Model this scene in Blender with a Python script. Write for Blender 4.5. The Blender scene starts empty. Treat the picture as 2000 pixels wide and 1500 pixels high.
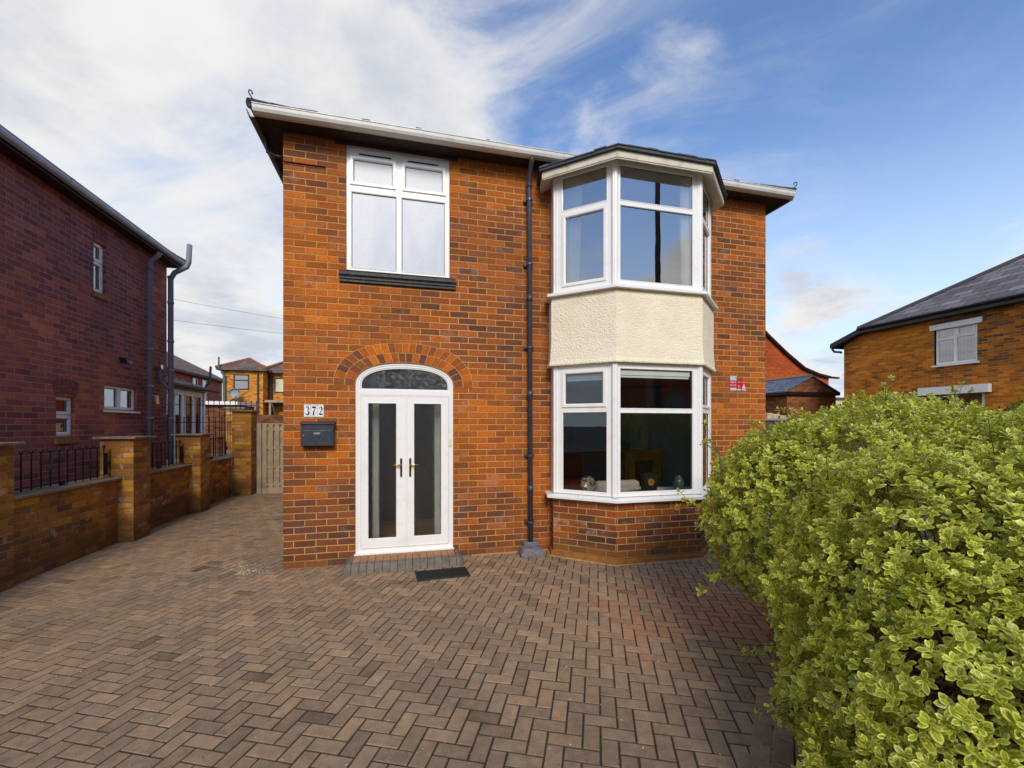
import bpy, math, random
import numpy as np
from mathutils import Vector, noise as mnoise
R = math.radians
random.seed(7); rng = np.random.default_rng(11)
sc = bpy.context.scene
col = sc.collection

# ------------------------------------------------------------------ camera
TH = R(14.044)
cam = bpy.data.cameras.new("camera"); co = bpy.data.objects.new("camera", cam); col.objects.link(co)
co.location = (1.458, -5.859, 1.789); co.rotation_euler = (R(90), 0, -TH)
cam.sensor_width = 36; cam.lens = 840/2000*36; cam.shift_y = 80/2000; cam.clip_start = .05; cam.clip_end = 2000
sc.camera = co
sc.render.resolution_x = 1024; sc.render.resolution_y = 768
sc.view_settings.view_transform = 'Standard'; sc.view_settings.look = 'None'
sc.view_settings.exposure = 0.88; sc.view_settings.gamma = 1
sc.cycles.max_bounces = 8; sc.cycles.transparent_max_bounces = 12
sc.cycles.use_denoising = True

# ------------------------------------------------------------------ node helpers
def lin(c):
    if isinstance(c, str):
        c = [int(c[i:i+2], 16) for i in (0, 2, 4)]
    o = []
    for v in c:
        v = v/255
        o.append(v/12.92 if v <= .04045 else ((v+.055)/1.055)**2.4)
    return (*o, 1)
class NT:
    def __init__(s, tree): s.t = tree; s.n = tree.nodes; s.l = tree.links
    def new(s, typ, **kw):
        n = s.n.new(typ)
        for k, v in kw.items(): setattr(n, k, v)
        return n
    def put(s, sock, v):
        if isinstance(v, bpy.types.NodeSocket): s.l.new(v, sock)
        elif v is not None:
            if hasattr(sock.default_value, '__len__') and not hasattr(v, '__len__'): v = [v]*len(sock.default_value)
            sock.default_value = v
    def m(s, op, a, b=None, c=None, clamp=False):
        n = s.new('ShaderNodeMath', operation=op, use_clamp=clamp)
        for i, v in enumerate((a, b, c)):
            if v is not None: s.put(n.inputs[i], v)
        return n.outputs[0]
    def vm(s, op, a, b=None, out=0):
        n = s.new('ShaderNodeVectorMath', operation=op)
        s.put(n.inputs[0], a)
        if b is not None: s.put(n.inputs[1], b)
        return n.outputs[out]
    def mix(s, f, a, b, mode='MIX'):
        n = s.new('ShaderNodeMix', data_type='RGBA', blend_type=mode)
        s.put(n.inputs[0], f); s.put(n.inputs[6], a); s.put(n.inputs[7], b)
        return n.outputs[2]
    def step(s, v, a, b, o0=0., o1=1.):
        n = s.new('ShaderNodeMapRange', interpolation_type='SMOOTHSTEP')
        for i, x in enumerate((v, a, b, o0, o1)): s.put(n.inputs[i], x)
        return n.outputs[0]
    def noise(s, vec, scale, detail=4, rough=.55, out=0, dist=0):
        n = s.new('ShaderNodeTexNoise'); s.put(n.inputs['Vector'], vec)
        n.inputs['Scale'].default_value = scale; n.inputs['Detail'].default_value = detail
        n.inputs['Roughness'].default_value = rough; n.inputs['Distortion'].default_value = dist
        return n.outputs[out]
    def comb(s, x, y, z=0.):
        n = s.new('ShaderNodeCombineXYZ')
        for i, v in enumerate((x, y, z)): s.put(n.inputs[i], v)
        return n.outputs[0]
    def sep(s, v):
        n = s.new('ShaderNodeSeparateXYZ'); s.put(n.inputs[0], v); return n.outputs
    def ramp(s, f, stops, interp='LINEAR'):
        n = s.new('ShaderNodeValToRGB'); s.put(n.inputs[0], f); r = n.color_ramp; r.interpolation = interp
        while len(r.elements) < len(stops): r.elements.new(.5)
        for e, (p, c) in zip(r.elements, stops): e.position = p; e.color = c
        return n.outputs[0]
    def bump(s, h, dist=.003, strength=1.):
        n = s.new('ShaderNodeBump'); s.put(n.inputs['Height'], h)
        n.inputs['Distance'].default_value = dist; n.inputs['Strength'].default_value = strength
        return n.outputs[0]

# ------------------------------------------------------------------ world: sky and clouds
w = bpy.data.worlds.new("World"); sc.world = w; w.use_nodes = True
w.node_tree.nodes.clear(); T = NT(w.node_tree)
SUN = Vector((-.10, -.85, .56)).normalized()
sun_el = math.asin(SUN.z); sun_az = math.atan2(SUN.x, SUN.y)
sky = T.new('ShaderNodeTexSky', sky_type='NISHITA'); sky.sun_disc = False
sky.sun_elevation = sun_el; sky.sun_rotation = sun_az; sky.air_density = 1.1; sky.dust_density = .3; sky.ozone_density = 2.5
d = T.vm('NORMALIZE', T.new('ShaderNodeTexCoord').outputs['Generated'])
dx, dy, dz = T.sep(d)
zz = T.m('ADD', T.m('MAXIMUM', dz, 0.), .22)
pl = T.comb(T.m('DIVIDE', dx, zz), T.m('DIVIDE', dy, zz), T.m('MULTIPLY', dz, .6))
n1 = T.noise(pl, 1.25, 7, .58, dist=.4)
n2 = T.noise(T.vm('ADD', pl, (3.1, 7.7, 1.3)), 4.2, 7, .62, dist=.35)
dens = T.m('ADD', T.m('MULTIPLY', n1, .58), T.m('MULTIPLY', n2, .42))
BL = [  # direction, cos radius from / to, weight : where the banks of cloud lie
    ((-.45, .70, .55), .74, .97, .15), ((-.70, .60, .35), .84, .98, .10), ((-.36, .92, .12), .92, .99, .10),
    ((.035, .80, .57), .972, .996, .15), ((-.02, .83, .50), .985, .999, .05), ((.43, .71, .56), .975, .997, .14), ((.53, .64, .55), .982, .998, .08),
    ((.735, .62, .30), .990, .9995, .17), ((.70, .655, .285), .990, .9995, .18), ((.87, .46, .25), .985, .999, .15), ((.77, .62, .11), .982, .998, .24), ((.95, .25, .2), .96, .995, .1),
    ((.734, .435, .521), .80, .99, -.20), ((.60, .60, .36), .95, .995, -.08), ((-.30, .87, .36), .965, .998, -.14), ((-.55, .80, .27), .97, .999, -.08), ((.20, .68, .70), .95, .998, -.12),
    ((.36, -.76, .53), .90, .985, -.34), ((.67, -.73, .19), .945, .985, .52), ((-.9, -.1, .45), .6, .98, .13)]
bias = -.045
for dv, a, b, wt in BL:
    dt = T.vm('DOT_PRODUCT', d, tuple(Vector(dv).normalized()), out=1)
    bias = T.m('ADD', bias, T.step(dt, a, b, 0., wt))
f = T.m('ADD', dens, bias)
cf = T.step(f, .47, .70)
rot = T.new('ShaderNodeVectorRotate', rotation_type='Z_AXIS'); T.put(rot.inputs['Vector'], pl); rot.inputs['Angle'].default_value = R(35)
ci = T.noise(T.vm('MULTIPLY', rot.outputs[0], (.85, 1.8, 1.)), 1.8, 8, .62, dist=.8)
vl = T.m('MULTIPLY', T.step(ci, .36, .74, .0, .80), T.step(T.m('ADD', dx, T.m('MULTIPLY', T.m('SUBTRACT', n2, .5), .7)), .85, .15))
vl = T.m('MULTIPLY', vl, T.step(dy, -.2, .2))
vl = T.m('MAXIMUM', vl, T.m('MULTIPLY', T.step(T.m('ADD', dx, T.m('MULTIPLY', n1, .5)), .42, -.10), T.m('MULTIPLY', T.step(ci, .22, .62, .30, .95), T.step(dy, -.2, .2))))
cf = T.m('SUBTRACT', 1., T.m('MULTIPLY', T.m('SUBTRACT', 1., cf), T.m('SUBTRACT', 1., vl)))
cf = T.m('MULTIPLY', cf, T.step(dz, -.02, .03))
shade = T.step(T.m('ADD', T.noise(T.vm('ADD', pl, (.13, .1, .2)), 1.9, 6, .6), T.m('MULTIPLY', T.m('SUBTRACT', .75, f), .5)), .38, .66)
ccol = T.mix(shade, lin((206, 212, 223)), lin((244, 243, 241)))
bg1 = T.new('ShaderNodeBackground'); bg1.inputs[1].default_value = .103
skyc = T.mix(T.step(dz, .0, .58, .88, 0.), sky.outputs[0], (5.0, 5.5, 5.7, 1))
skyc = T.mix(1., skyc, (.84, .94, 1.10, 1), 'MULTIPLY')
T.l.new(skyc, bg1.inputs[0])
bg2 = T.new('ShaderNodeBackground'); bg2.inputs[1].default_value = .54; T.l.new(ccol, bg2.inputs[0])
ms = T.new('ShaderNodeMixShader'); T.l.new(cf, ms.inputs[0]); T.l.new(bg1.outputs[0], ms.inputs[1]); T.l.new(bg2.outputs[0], ms.inputs[2])
T.l.new(ms.outputs[0], T.new('ShaderNodeOutputWorld').inputs[0])

sl = bpy.data.lights.new("sun", 'SUN'); so = bpy.data.objects.new("sun", sl); col.objects.link(so)
sl.energy = 1.5; sl.angle = R(22); sl.color = (1, .90, .76)
so.rotation_euler = SUN.to_track_quat('Z', 'Y').to_euler()

# ------------------------------------------------------------------ materials
def mat(name):
    m_ = bpy.data.materials.new(name); m_.use_nodes = True; m_.node_tree.nodes.clear()
    t = NT(m_.node_tree); return m_, t
def fin(t, color, rough=.8, normal=None, metal=0., spec=.4, **kw):
    p = t.new('ShaderNodeBsdfPrincipled')
    t.put(p.inputs['Base Color'], color); t.put(p.inputs['Roughness'], rough); t.put(p.inputs['Metallic'], metal)
    p.inputs['Specular IOR Level'].default_value = spec
    if normal is not None: t.put(p.inputs['Normal'], normal)
    for k, v in kw.items(): t.put(p.inputs[k], v)
    t.l.new(p.outputs[0], t.new('ShaderNodeOutputMaterial').inputs[0]); return p
def plain(name, c, rough=.6, var=.12, scale=6, bump=0, metal=0, spec=.4, bscale=60, dirt=None):
    m_, t = mat(name); tc = t.new('ShaderNodeTexCoord').outputs['Object']
    n = t.noise(tc, scale, 5, .6)
    c = lin(c) if not isinstance(c, tuple) or len(c) == 3 else c
    k = t.step(n, .3, .7, 1-var, 1+var)
    cc = t.vm('SCALE', c[:3], None); cc.node.inputs[3].default_value = 1; t.l.new(k, cc.node.inputs[3])
    if dirt:
        cc = t.mix(t.step(t.noise(tc, dirt[1], 6, .7), .52, .72, 0., dirt[2]), cc, lin(dirt[0]))
    nm = t.bump(t.noise(tc, bscale, 4, .6), bump) if bump else None
    fin(t, cc, t.step(t.noise(tc, scale*3, 3), .3, .7, max(rough-.08, .02), min(rough+.08, 1)), nm, metal, spec); return m_

def brick(name, pal, mortar, w=.257, h=.0855, j=.0058, big=.5, bigs=.55, off=.5, dist=.0022, eff=0., bump=.005, rough=.85, dark=None):
    m_, t = mat(name)
    uv = t.new('ShaderNodeTexCoord').outputs['UV']
    nz = t.noise(uv, 38, 3, .6, out=1)
    uvd = t.vm('ADD', uv, t.vm('MULTIPLY', t.vm('SUBTRACT', nz, (.5, .5, .5)), (dist*3, dist*3, 0)))
    nz2 = t.noise(uv, 3.1, 2, .5, out=1)
    uvd = t.vm('ADD', uvd, t.vm('MULTIPLY', t.vm('SUBTRACT', nz2, (.5, .5, .5)), (.010, .010, 0)))
    u, v, _ = t.sep(uvd)
    vr = t.m('DIVIDE', v, h); row = t.m('FLOOR', vr)
    rj = t.new('ShaderNodeTexWhiteNoise', noise_dimensions='1D'); t.put(rj.inputs['W'], row)
    fu = t.m('ADD', t.m('DIVIDE', u, w), t.m('ADD', t.m('MULTIPLY', t.m('FLOORED_MODULO', row, 2.), off), t.m('MULTIPLY', rj.outputs[0], .05)))
    cl = t.m('FLOOR', fu)
    fx = t.m('MULTIPLY', t.m('FRACT', fu), w); fy = t.m('MULTIPLY', t.m('FRACT', vr), h)
    dd = t.m('MINIMUM', t.m('MINIMUM', fx, t.m('SUBTRACT', w, fx)), t.m('MINIMUM', fy, t.m('SUBTRACT', h, fy)))
    msk = t.step(dd, j-.0016, j+.0022)
    wn = t.new('ShaderNodeTexWhiteNoise', noise_dimensions='2D'); t.put(wn.inputs['Vector'], t.comb(cl, row))
    r, g, b = t.sep(wn.outputs[1])
    bg = t.step(t.noise(uv, bigs, 3, .55), .36, .64)
    x = t.m('ADD', t.m('MULTIPLY', r, 1-big), t.m('MULTIPLY', bg, big))
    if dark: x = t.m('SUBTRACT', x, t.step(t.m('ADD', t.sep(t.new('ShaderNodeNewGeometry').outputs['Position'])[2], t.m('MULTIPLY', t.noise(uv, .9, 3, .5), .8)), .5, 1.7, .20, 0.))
    c = t.ramp(x, [(p, lin(q)) for p, q in pal])
    fn = t.noise(t.vm('MULTIPLY', uv, (1, 2.2, 1)), 26, 5, .65)
    k = t.m('MULTIPLY', t.step(g, 0, 1, .78, 1.16), t.step(fn, .25, .75, .72, 1.25))
    cc = t.vm('SCALE', c); t.l.new(k, cc.node.inputs[3])
    # fire-flash towards the ends of some bricks
    cc = t.mix(t.m('MULTIPLY', t.step(t.noise(uv, 9, 4, .6), .52, .70), t.step(b, .35, .9, 0., .55)), cc, lin(pal[0][1]))
    if eff: cc = t.mix(t.step(t.m('ADD', t.noise(uv, 3.2, 6, .72), t.m('MULTIPLY', b, .12)), .62, .76, 0., eff), cc, lin((205, 185, 172)))
    mc = t.mix(t.step(t.noise(uv, 1.1, 4, .6), .35, .7), lin(mortar), t.vm('SCALE', lin(mortar)[:3]))
    mc.node.inputs[7].links[0].from_node.inputs[3].default_value = .62
    mc = t.mix(t.step(t.noise(uv, 55, 3, .6), .3, .8, 0., .35), mc, lin((120, 95, 60)))
    cc = t.mix(msk, mc, cc)
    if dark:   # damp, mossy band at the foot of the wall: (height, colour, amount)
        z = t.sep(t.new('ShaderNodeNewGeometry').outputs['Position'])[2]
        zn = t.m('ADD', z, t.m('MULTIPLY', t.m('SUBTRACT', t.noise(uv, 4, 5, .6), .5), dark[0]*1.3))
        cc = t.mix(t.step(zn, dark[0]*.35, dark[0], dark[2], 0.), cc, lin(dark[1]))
    hgt = t.m('ADD', msk, t.m('MULTIPLY', fn, .45)); hgt = t.m('ADD', hgt, t.m('MULTIPLY', r, .25))
    fin(t, cc, rough, t.bump(hgt, bump), spec=.25); return m_

def slate(name, c0, c1, w=.28, h=.2, moss=.25):
    m_, t = mat(name); uv = t.new('ShaderNodeTexCoord').outputs['UV']
    uvd = t.vm('ADD', uv, t.vm('MULTIPLY', t.vm('SUBTRACT', t.noise(uv, 12, 3, .6, out=1), (.5, .5, .5)), (.012, .02, 0)))
    u, v, _ = t.sep(uvd); vr = t.m('DIVIDE', v, h); row = t.m('FLOOR', vr)
    fu = t.m('ADD', t.m('DIVIDE', u, w), t.m('MULTIPLY', t.m('FLOORED_MODULO', row, 2.), .5)); cl = t.m('FLOOR', fu)
    fx = t.m('FRACT', fu); fy = t.m('FRACT', vr)
    gap = t.m('MULTIPLY', t.step(t.m('MINIMUM', fx, t.m('SUBTRACT', 1., fx)), .008, .03), t.step(fy, .02, .16))
    wn = t.new('ShaderNodeTexWhiteNoise', noise_dimensions='2D'); t.put(wn.inputs['Vector'], t.comb(cl, row))
    r, g, b = t.sep(wn.outputs[1])
    c = t.mix(r, lin(c0), lin(c1)); c = t.mix(t.step(g, .75, 1., 0., .5), c, lin((128, 108, 108)))
    k = t.step(t.noise(uv, 20, 5, .65), .25, .75, .75, 1.25)
    cc = t.vm('SCALE', c); t.l.new(k, cc.node.inputs[3])
    cc = t.mix(t.step(t.noise(uv, 5, 6, .7), .58, .74, 0., moss), cc, lin((112, 96, 60)))
    cc = t.mix(gap, lin((24, 24, 26)), cc)
    hgt = t.m('ADD', t.m('MULTIPLY', t.m('SUBTRACT', 1., fy), .8), t.m('MULTIPLY', gap, .8)); hgt = t.m('ADD', hgt, t.m('MULTIPLY', r, .3))
    fin(t, cc, .72, t.bump(hgt, .012), spec=.22); return m_

def glass(name, refl=.22, tint=(1, 1, 1, 1), bump=0., bs=30):
    m_, t = mat(name)
    tr = t.new('ShaderNodeBsdfTransparent'); tr.inputs[0].default_value = tint
    gl = t.new('ShaderNodeBsdfGlossy'); gl.inputs['Roughness'].default_value = .004
    tc = t.new('ShaderNodeTexCoord').outputs['Object']
    t.put(gl.inputs['Normal'], t.bump(t.noise(tc, 1.6 if not bump else bs, 2, .5), bump or .0006))
    fr = t.new('ShaderNodeFresnel'); fr.inputs[0].default_value = 1.5
    fac = t.m('ADD', t.m('MULTIPLY', fr.outputs[0], 1-refl), refl, clamp=True)
    mx = t.new('ShaderNodeMixShader'); t.l.new(fac, mx.inputs[0]); t.l.new(tr.outputs[0], mx.inputs[1]); t.l.new(gl.outputs[0], mx.inputs[2])
    t.l.new(mx.outputs[0], t.new('ShaderNodeOutputMaterial').inputs[0]); return m_

PAL = [(0, (98, 62, 50)), (.16, (120, 70, 46)), (.34, (146, 80, 38)), (.6, (168, 88, 30)), (.85, (186, 98, 26)), (1, (202, 112, 34))]
M = {}
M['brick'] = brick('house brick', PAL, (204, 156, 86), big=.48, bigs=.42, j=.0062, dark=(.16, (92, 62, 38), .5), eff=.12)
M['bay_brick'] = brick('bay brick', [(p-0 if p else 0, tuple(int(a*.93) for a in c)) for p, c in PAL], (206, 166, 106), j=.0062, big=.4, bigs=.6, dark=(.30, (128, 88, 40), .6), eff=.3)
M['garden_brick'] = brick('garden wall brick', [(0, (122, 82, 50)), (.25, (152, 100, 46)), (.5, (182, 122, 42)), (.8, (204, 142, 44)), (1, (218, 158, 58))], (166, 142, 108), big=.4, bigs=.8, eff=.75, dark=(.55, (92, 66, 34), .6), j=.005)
M['purple_brick'] = brick('dark red brick', [(0, (112, 74, 80)), (.3, (144, 84, 82)), (.6, (170, 96, 84)), (.85, (190, 110, 82)), (1, (206, 132, 92))], (196, 162, 142), big=.5, bigs=.35, j=.0045)
M['orange_brick'] = brick('brown orange brick', [(0, (92, 68, 50)), (.22, (142, 90, 42)), (.45, (190, 112, 34)), (.75, (210, 126, 34)), (1, (222, 140, 46))], (208, 156, 92), big=.42, bigs=.3, j=.0045)
M['yellow_brick'] = brick('sunlit yellow brick', [(0, (96, 70, 46)), (.18, (176, 110, 44)), (.5, (214, 140, 52)), (1, (232, 160, 66))], (200, 150, 86), big=.2)
M['red_brick'] = brick('far red brick', [(0, (128, 56, 30)), (.5, (176, 76, 28)), (1, (196, 92, 36))], (170, 100, 60), big=.6, bigs=.2)
M['brown_brick'] = brick('garage brick', [(0, (60, 44, 38)), (.4, (110, 66, 40)), (.8, (142, 84, 44)), (1, (160, 100, 56))], (130, 100, 74), big=.4, bigs=.5)
M['big_slate'] = slate('large grey slates', (88, 86, 90), (132, 128, 132), w=.60, h=.36, moss=.15)
M['slate'] = slate('slate roof', (66, 66, 72), (96, 92, 98))
M['far_slate'] = slate('weathered roof', (92, 78, 76), (122, 102, 92), moss=.5)
M['blue_slate'] = slate('blue slate', (84, 96, 118), (110, 124, 146), moss=.1)
M['dark_tile'] = slate('dark tile', (36, 40, 50), (48, 52, 62), moss=.05, h=.3, w=.3)
M['upvc'] = plain('white upvc', (238, 236, 230), .32, .004, 3, spec=.5, dirt=((186, 176, 156), 2.2, .22))
M['cream'] = plain('cream painted timber', (214, 204, 184), .6, .10, 5, .001, dirt=((120, 108, 80), 9, .5))
M['gutter'] = plain('white gutter plastic', (216, 214, 206), .35, .06, 3, dirt=((150, 140, 116), 7, .35))
M['soffit'] = plain('dark stained soffit', (46, 32, 22), .7, .2, 8, .001)
M['black_sill'] = plain('black painted sill', (40, 40, 44), .5, .2, 14, .002, dirt=((92, 82, 74), 26, .6))
M['nb_pipe'] = plain('weathered grey pipe', (122, 124, 136), .5, .1, 5)
M['pipe'] = plain('dark grey plastic', (66, 68, 76), .38, .08, 5, spec=.5)
M['black'] = plain('black plastic', (28, 29, 33), .35, .1, 5)
M['iron'] = plain('painted wrought iron', (32, 30, 34), .5, .25, 30, .001)
M['navy'] = plain('dark blue powder coat', (46, 52, 64), .38, .05, 5, spec=.5)
M['lead'] = plain('weathered lead', (66, 72, 74), .7, .25, 12, .004, dirt=((96, 98, 70), 14, .6))
M['stone_cap'] = plain('weathered stone coping', (136, 122, 102), .85, .18, 12, .003, dirt=((84, 82, 66), 8, .6))
M['concrete'] = plain('rough concrete', (112, 108, 112), .92, .25, 22, .006, dirt=((70, 68, 70), 8, .5))
M['rubber'] = plain('black rubber', (32, 32, 35), .75, .15, 30, .001)
M['brass'] = plain('polished brass', (214, 170, 84), .2, .05, 5, metal=1)
M['steel'] = plain('worn steel', (190, 190, 188), .35, .1, 8, metal=.9)
M['rust'] = plain('rusty steel', (104, 66, 34), .9, .4, 30, .003)
M['oldwood'] = plain('weathered softwood', (164, 148, 120), .85, .18, 4, .002, dirt=((112, 104, 80), 3, .7))
M['darkwood'] = plain('brown stained timber', (66, 38, 30), .6, .15, 6)
M['fence'] = plain('grey brown fence boards', (78, 70, 62), .85, .2, 5, .002)
M['white_tile'] = plain('glazed tile', (236, 236, 232), .2, .02, 5, spec=.6)
M['ink'] = plain('blue tile ink', (26, 42, 104), .3, .05, 5)
M['red_sign'] = plain('red sign', (204, 22, 34), .35, .04, 5)
M['grey_sign'] = plain('pale grey sign', (184, 194, 206), .35, .04, 5)
M['sign_white'] = plain('sign white', (240, 224, 224), .4, .02, 5)
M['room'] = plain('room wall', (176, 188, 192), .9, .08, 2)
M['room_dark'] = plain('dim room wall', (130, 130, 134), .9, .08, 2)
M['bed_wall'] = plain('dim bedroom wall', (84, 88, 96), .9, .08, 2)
M['teal'] = plain('teal room wall', (120, 178, 196), .9, .1, 2)
M['hall_floor'] = plain('oak floor', (150, 106, 52), .5, .15, 5)
M['pale_wall'] = plain('pale hall wall', (200, 196, 184), .9, .08, 3)
M['pine'] = plain('varnished pine', (232, 150, 40), .4, .12, 5)
M['sofa'] = plain('dark red sofa', (160, 66, 66), .9, .12, 6)
M['fabric'] = plain('cream fabric', (176, 156, 140), .9, .08, 6)
M['gold'] = plain('gilt dial', (222, 164, 52), .3, .1, 30, metal=.6)
M['blind'] = plain('white blind', (222, 222, 216), .7, .04, 4)
M['cream_blind'] = plain('cream blind', (214, 214, 182), .7, .05, 4)
M['glass'] = glass('window glass', .44, (.86, .90, .90, 1))
M['low_glass'] = glass('clear glass', .07, (.92, .97, .97, 1))
M['cons_glass'] = glass('garden room glass', .08, (.8, .86, .9, 1))
M['far_glass'] = glass('far glass', .3, (.6, .66, .7, 1))
M['soil'] = plain('dark soil', (62, 50, 40), 1, .3, 12, .02)
M['asphalt'] = plain('asphalt', (68, 68, 68), .9, .15, 8, .003)
M['pave'] = plain('pavement slabs', (120, 116, 110), .9, .12, 2, .003)
M['bark'] = plain('twig bark', (84, 64, 48), .9, .2, 20, .002)
M['sand_paint'] = plain('sandstone', (168, 136, 98), .9, .12, 3, .004)

def render_mat():
    m_, t = mat('cream pebbledash'); tc = t.new('ShaderNodeTexCoord').outputs['Object']
    vo = t.new('ShaderNodeTexVoronoi', feature='SMOOTH_F1'); t.put(vo.inputs['Vector'], tc); vo.inputs['Scale'].default_value = 62
    vo.inputs['Randomness'].default_value = 1
    n = t.noise(tc, 26, 4, .6); h_ = t.m('ADD', t.m('MULTIPLY', vo.outputs[0], -1.), t.m('MULTIPLY', n, 1.0))
    c = t.mix(t.step(t.noise(tc, 2.2, 5, .6), .3, .7), lin((234, 220, 188)), lin((244, 234, 208)))
    c = t.mix(t.step(t.noise(tc, 34, 4, .7), .60, .75, 0., .35), c, lin((172, 150, 108)))
    fin(t, c, .92, t.bump(h_, .009), spec=.2); return m_
M['render'] = render_mat()

def frosted(name, base, dark, s=(90, 90, 30), rough=.25):
    m_, t = mat(name); tc = t.new('ShaderNodeTexCoord').outputs['Object']
    n = t.noise(t.vm('MULTIPLY', tc, s), 1., 5, .62, dist=.6)
    c = t.mix(t.step(n, .38, .62), lin(dark), lin(base)); c = t.mix(t.step(t.noise(t.vm('MULTIPLY', tc, (2.2, 2.2, .9)), 1., 3, .5), .42, .62, 0., .55), c, lin((172, 180, 196)))  # broad blue-grey patches painted in for an uneven reflection
    fin(t, c, rough, t.bump(n, .0012), spec=.6); return m_
M['frosted'] = frosted('frosted glass over pale blind', (206, 210, 216), (196, 201, 208), rough=.42)
def obscure(name='reeded obscure glass', k0=.50, k1=.72, amt=.07, sc_=(34, 34, 15)):
    m_, t = mat(name); tc = t.new('ShaderNodeTexCoord').outputs['Object']
    n = t.noise(t.vm('MULTIPLY', tc, (60, 60, 16)), 1., 4, .6, dist=1.2)
    n2 = t.noise(t.vm('MULTIPLY', tc, sc_), 1., 5, .68, dist=2.2)
    rf = t.new('ShaderNodeBsdfRefraction'); rf.inputs['IOR'].default_value = 1.12; rf.inputs['Roughness'].default_value = .06
    rf.inputs[0].default_value = (.86, .92, .90, 1)
    t.put(rf.inputs['Normal'], t.bump(n, .010))
    gl = t.new('ShaderNodeBsdfGlossy'); gl.inputs['Roughness'].default_value = .05; t.put(gl.inputs['Normal'], t.bump(n2, .012))
    fr = t.new('ShaderNodeFresnel'); fr.inputs[0].default_value = 1.5
    tr = t.new('ShaderNodeBsdfTransparent'); tr.inputs[0].default_value = (.85, .9, .88, 1)
    mx0 = t.new('ShaderNodeMixShader'); mx0.inputs[0].default_value = .35
    t.l.new(rf.outputs[0], mx0.inputs[1]); t.l.new(tr.outputs[0], mx0.inputs[2])
    df = t.new('ShaderNodeBsdfDiffuse'); df.inputs[0].default_value = lin((150, 158, 156)); mx1 = t.new('ShaderNodeMixShader')
    t.l.new(t.step(n2, k0, k1, 0., amt), mx1.inputs[0]); t.l.new(mx0.outputs[0], mx1.inputs[1]); t.l.new(df.outputs[0], mx1.inputs[2])
    mx = t.new('ShaderNodeMixShader'); t.l.new(t.m('ADD', fr.outputs[0], .01), mx.inputs[0]); t.l.new(mx1.outputs[0], mx.inputs[1]); t.l.new(gl.outputs[0], mx.inputs[2])
    t.l.new(mx.outputs[0], t.new('ShaderNodeOutputMaterial').inputs[0]); return m_
M['obscure'] = obscure()
M['obscure_fan'] = obscure('leaf pattern obscure glass', .46, .60, .30, (13, 13, 15))

def sheer():
    m_, t = mat('cream curtain'); tc = t.new('ShaderNodeTexCoord').outputs['Object']
    n = t.noise(t.vm('MULTIPLY', tc, (3, 3, .5)), 4., 4, .6)
    c = t.mix(t.step(n, .4, .65), lin((246, 238, 222)), lin((226, 216, 198)))
    p = fin(t, c, .9, None, spec=.1); return m_
M['curtain'] = sheer()
def mosaic():
    m_, t = mat('floral mosaic glass'); tc = t.new('ShaderNodeTexCoord').outputs['Object']
    vo = t.new('ShaderNodeTexVoronoi'); t.put(vo.inputs['Vector'], tc); vo.inputs['Scale'].default_value = 46
    r, g, b = t.sep(vo.outputs['Color'])
    c = t.ramp(r, [(0, lin((232, 222, 178))), (.42, lin((170, 40, 44))), (.58, lin((226, 210, 150))), (.74, lin((40, 48, 42))), (.9, lin((150, 60, 80)))], 'CONSTANT')
    fin(t, c, .2, None, spec=.7); return m_
M['mosaic'] = mosaic()
M['dark_mosaic'] = plain('dark patterned glass', (70, 86, 84), .2, .7, 60)

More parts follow.
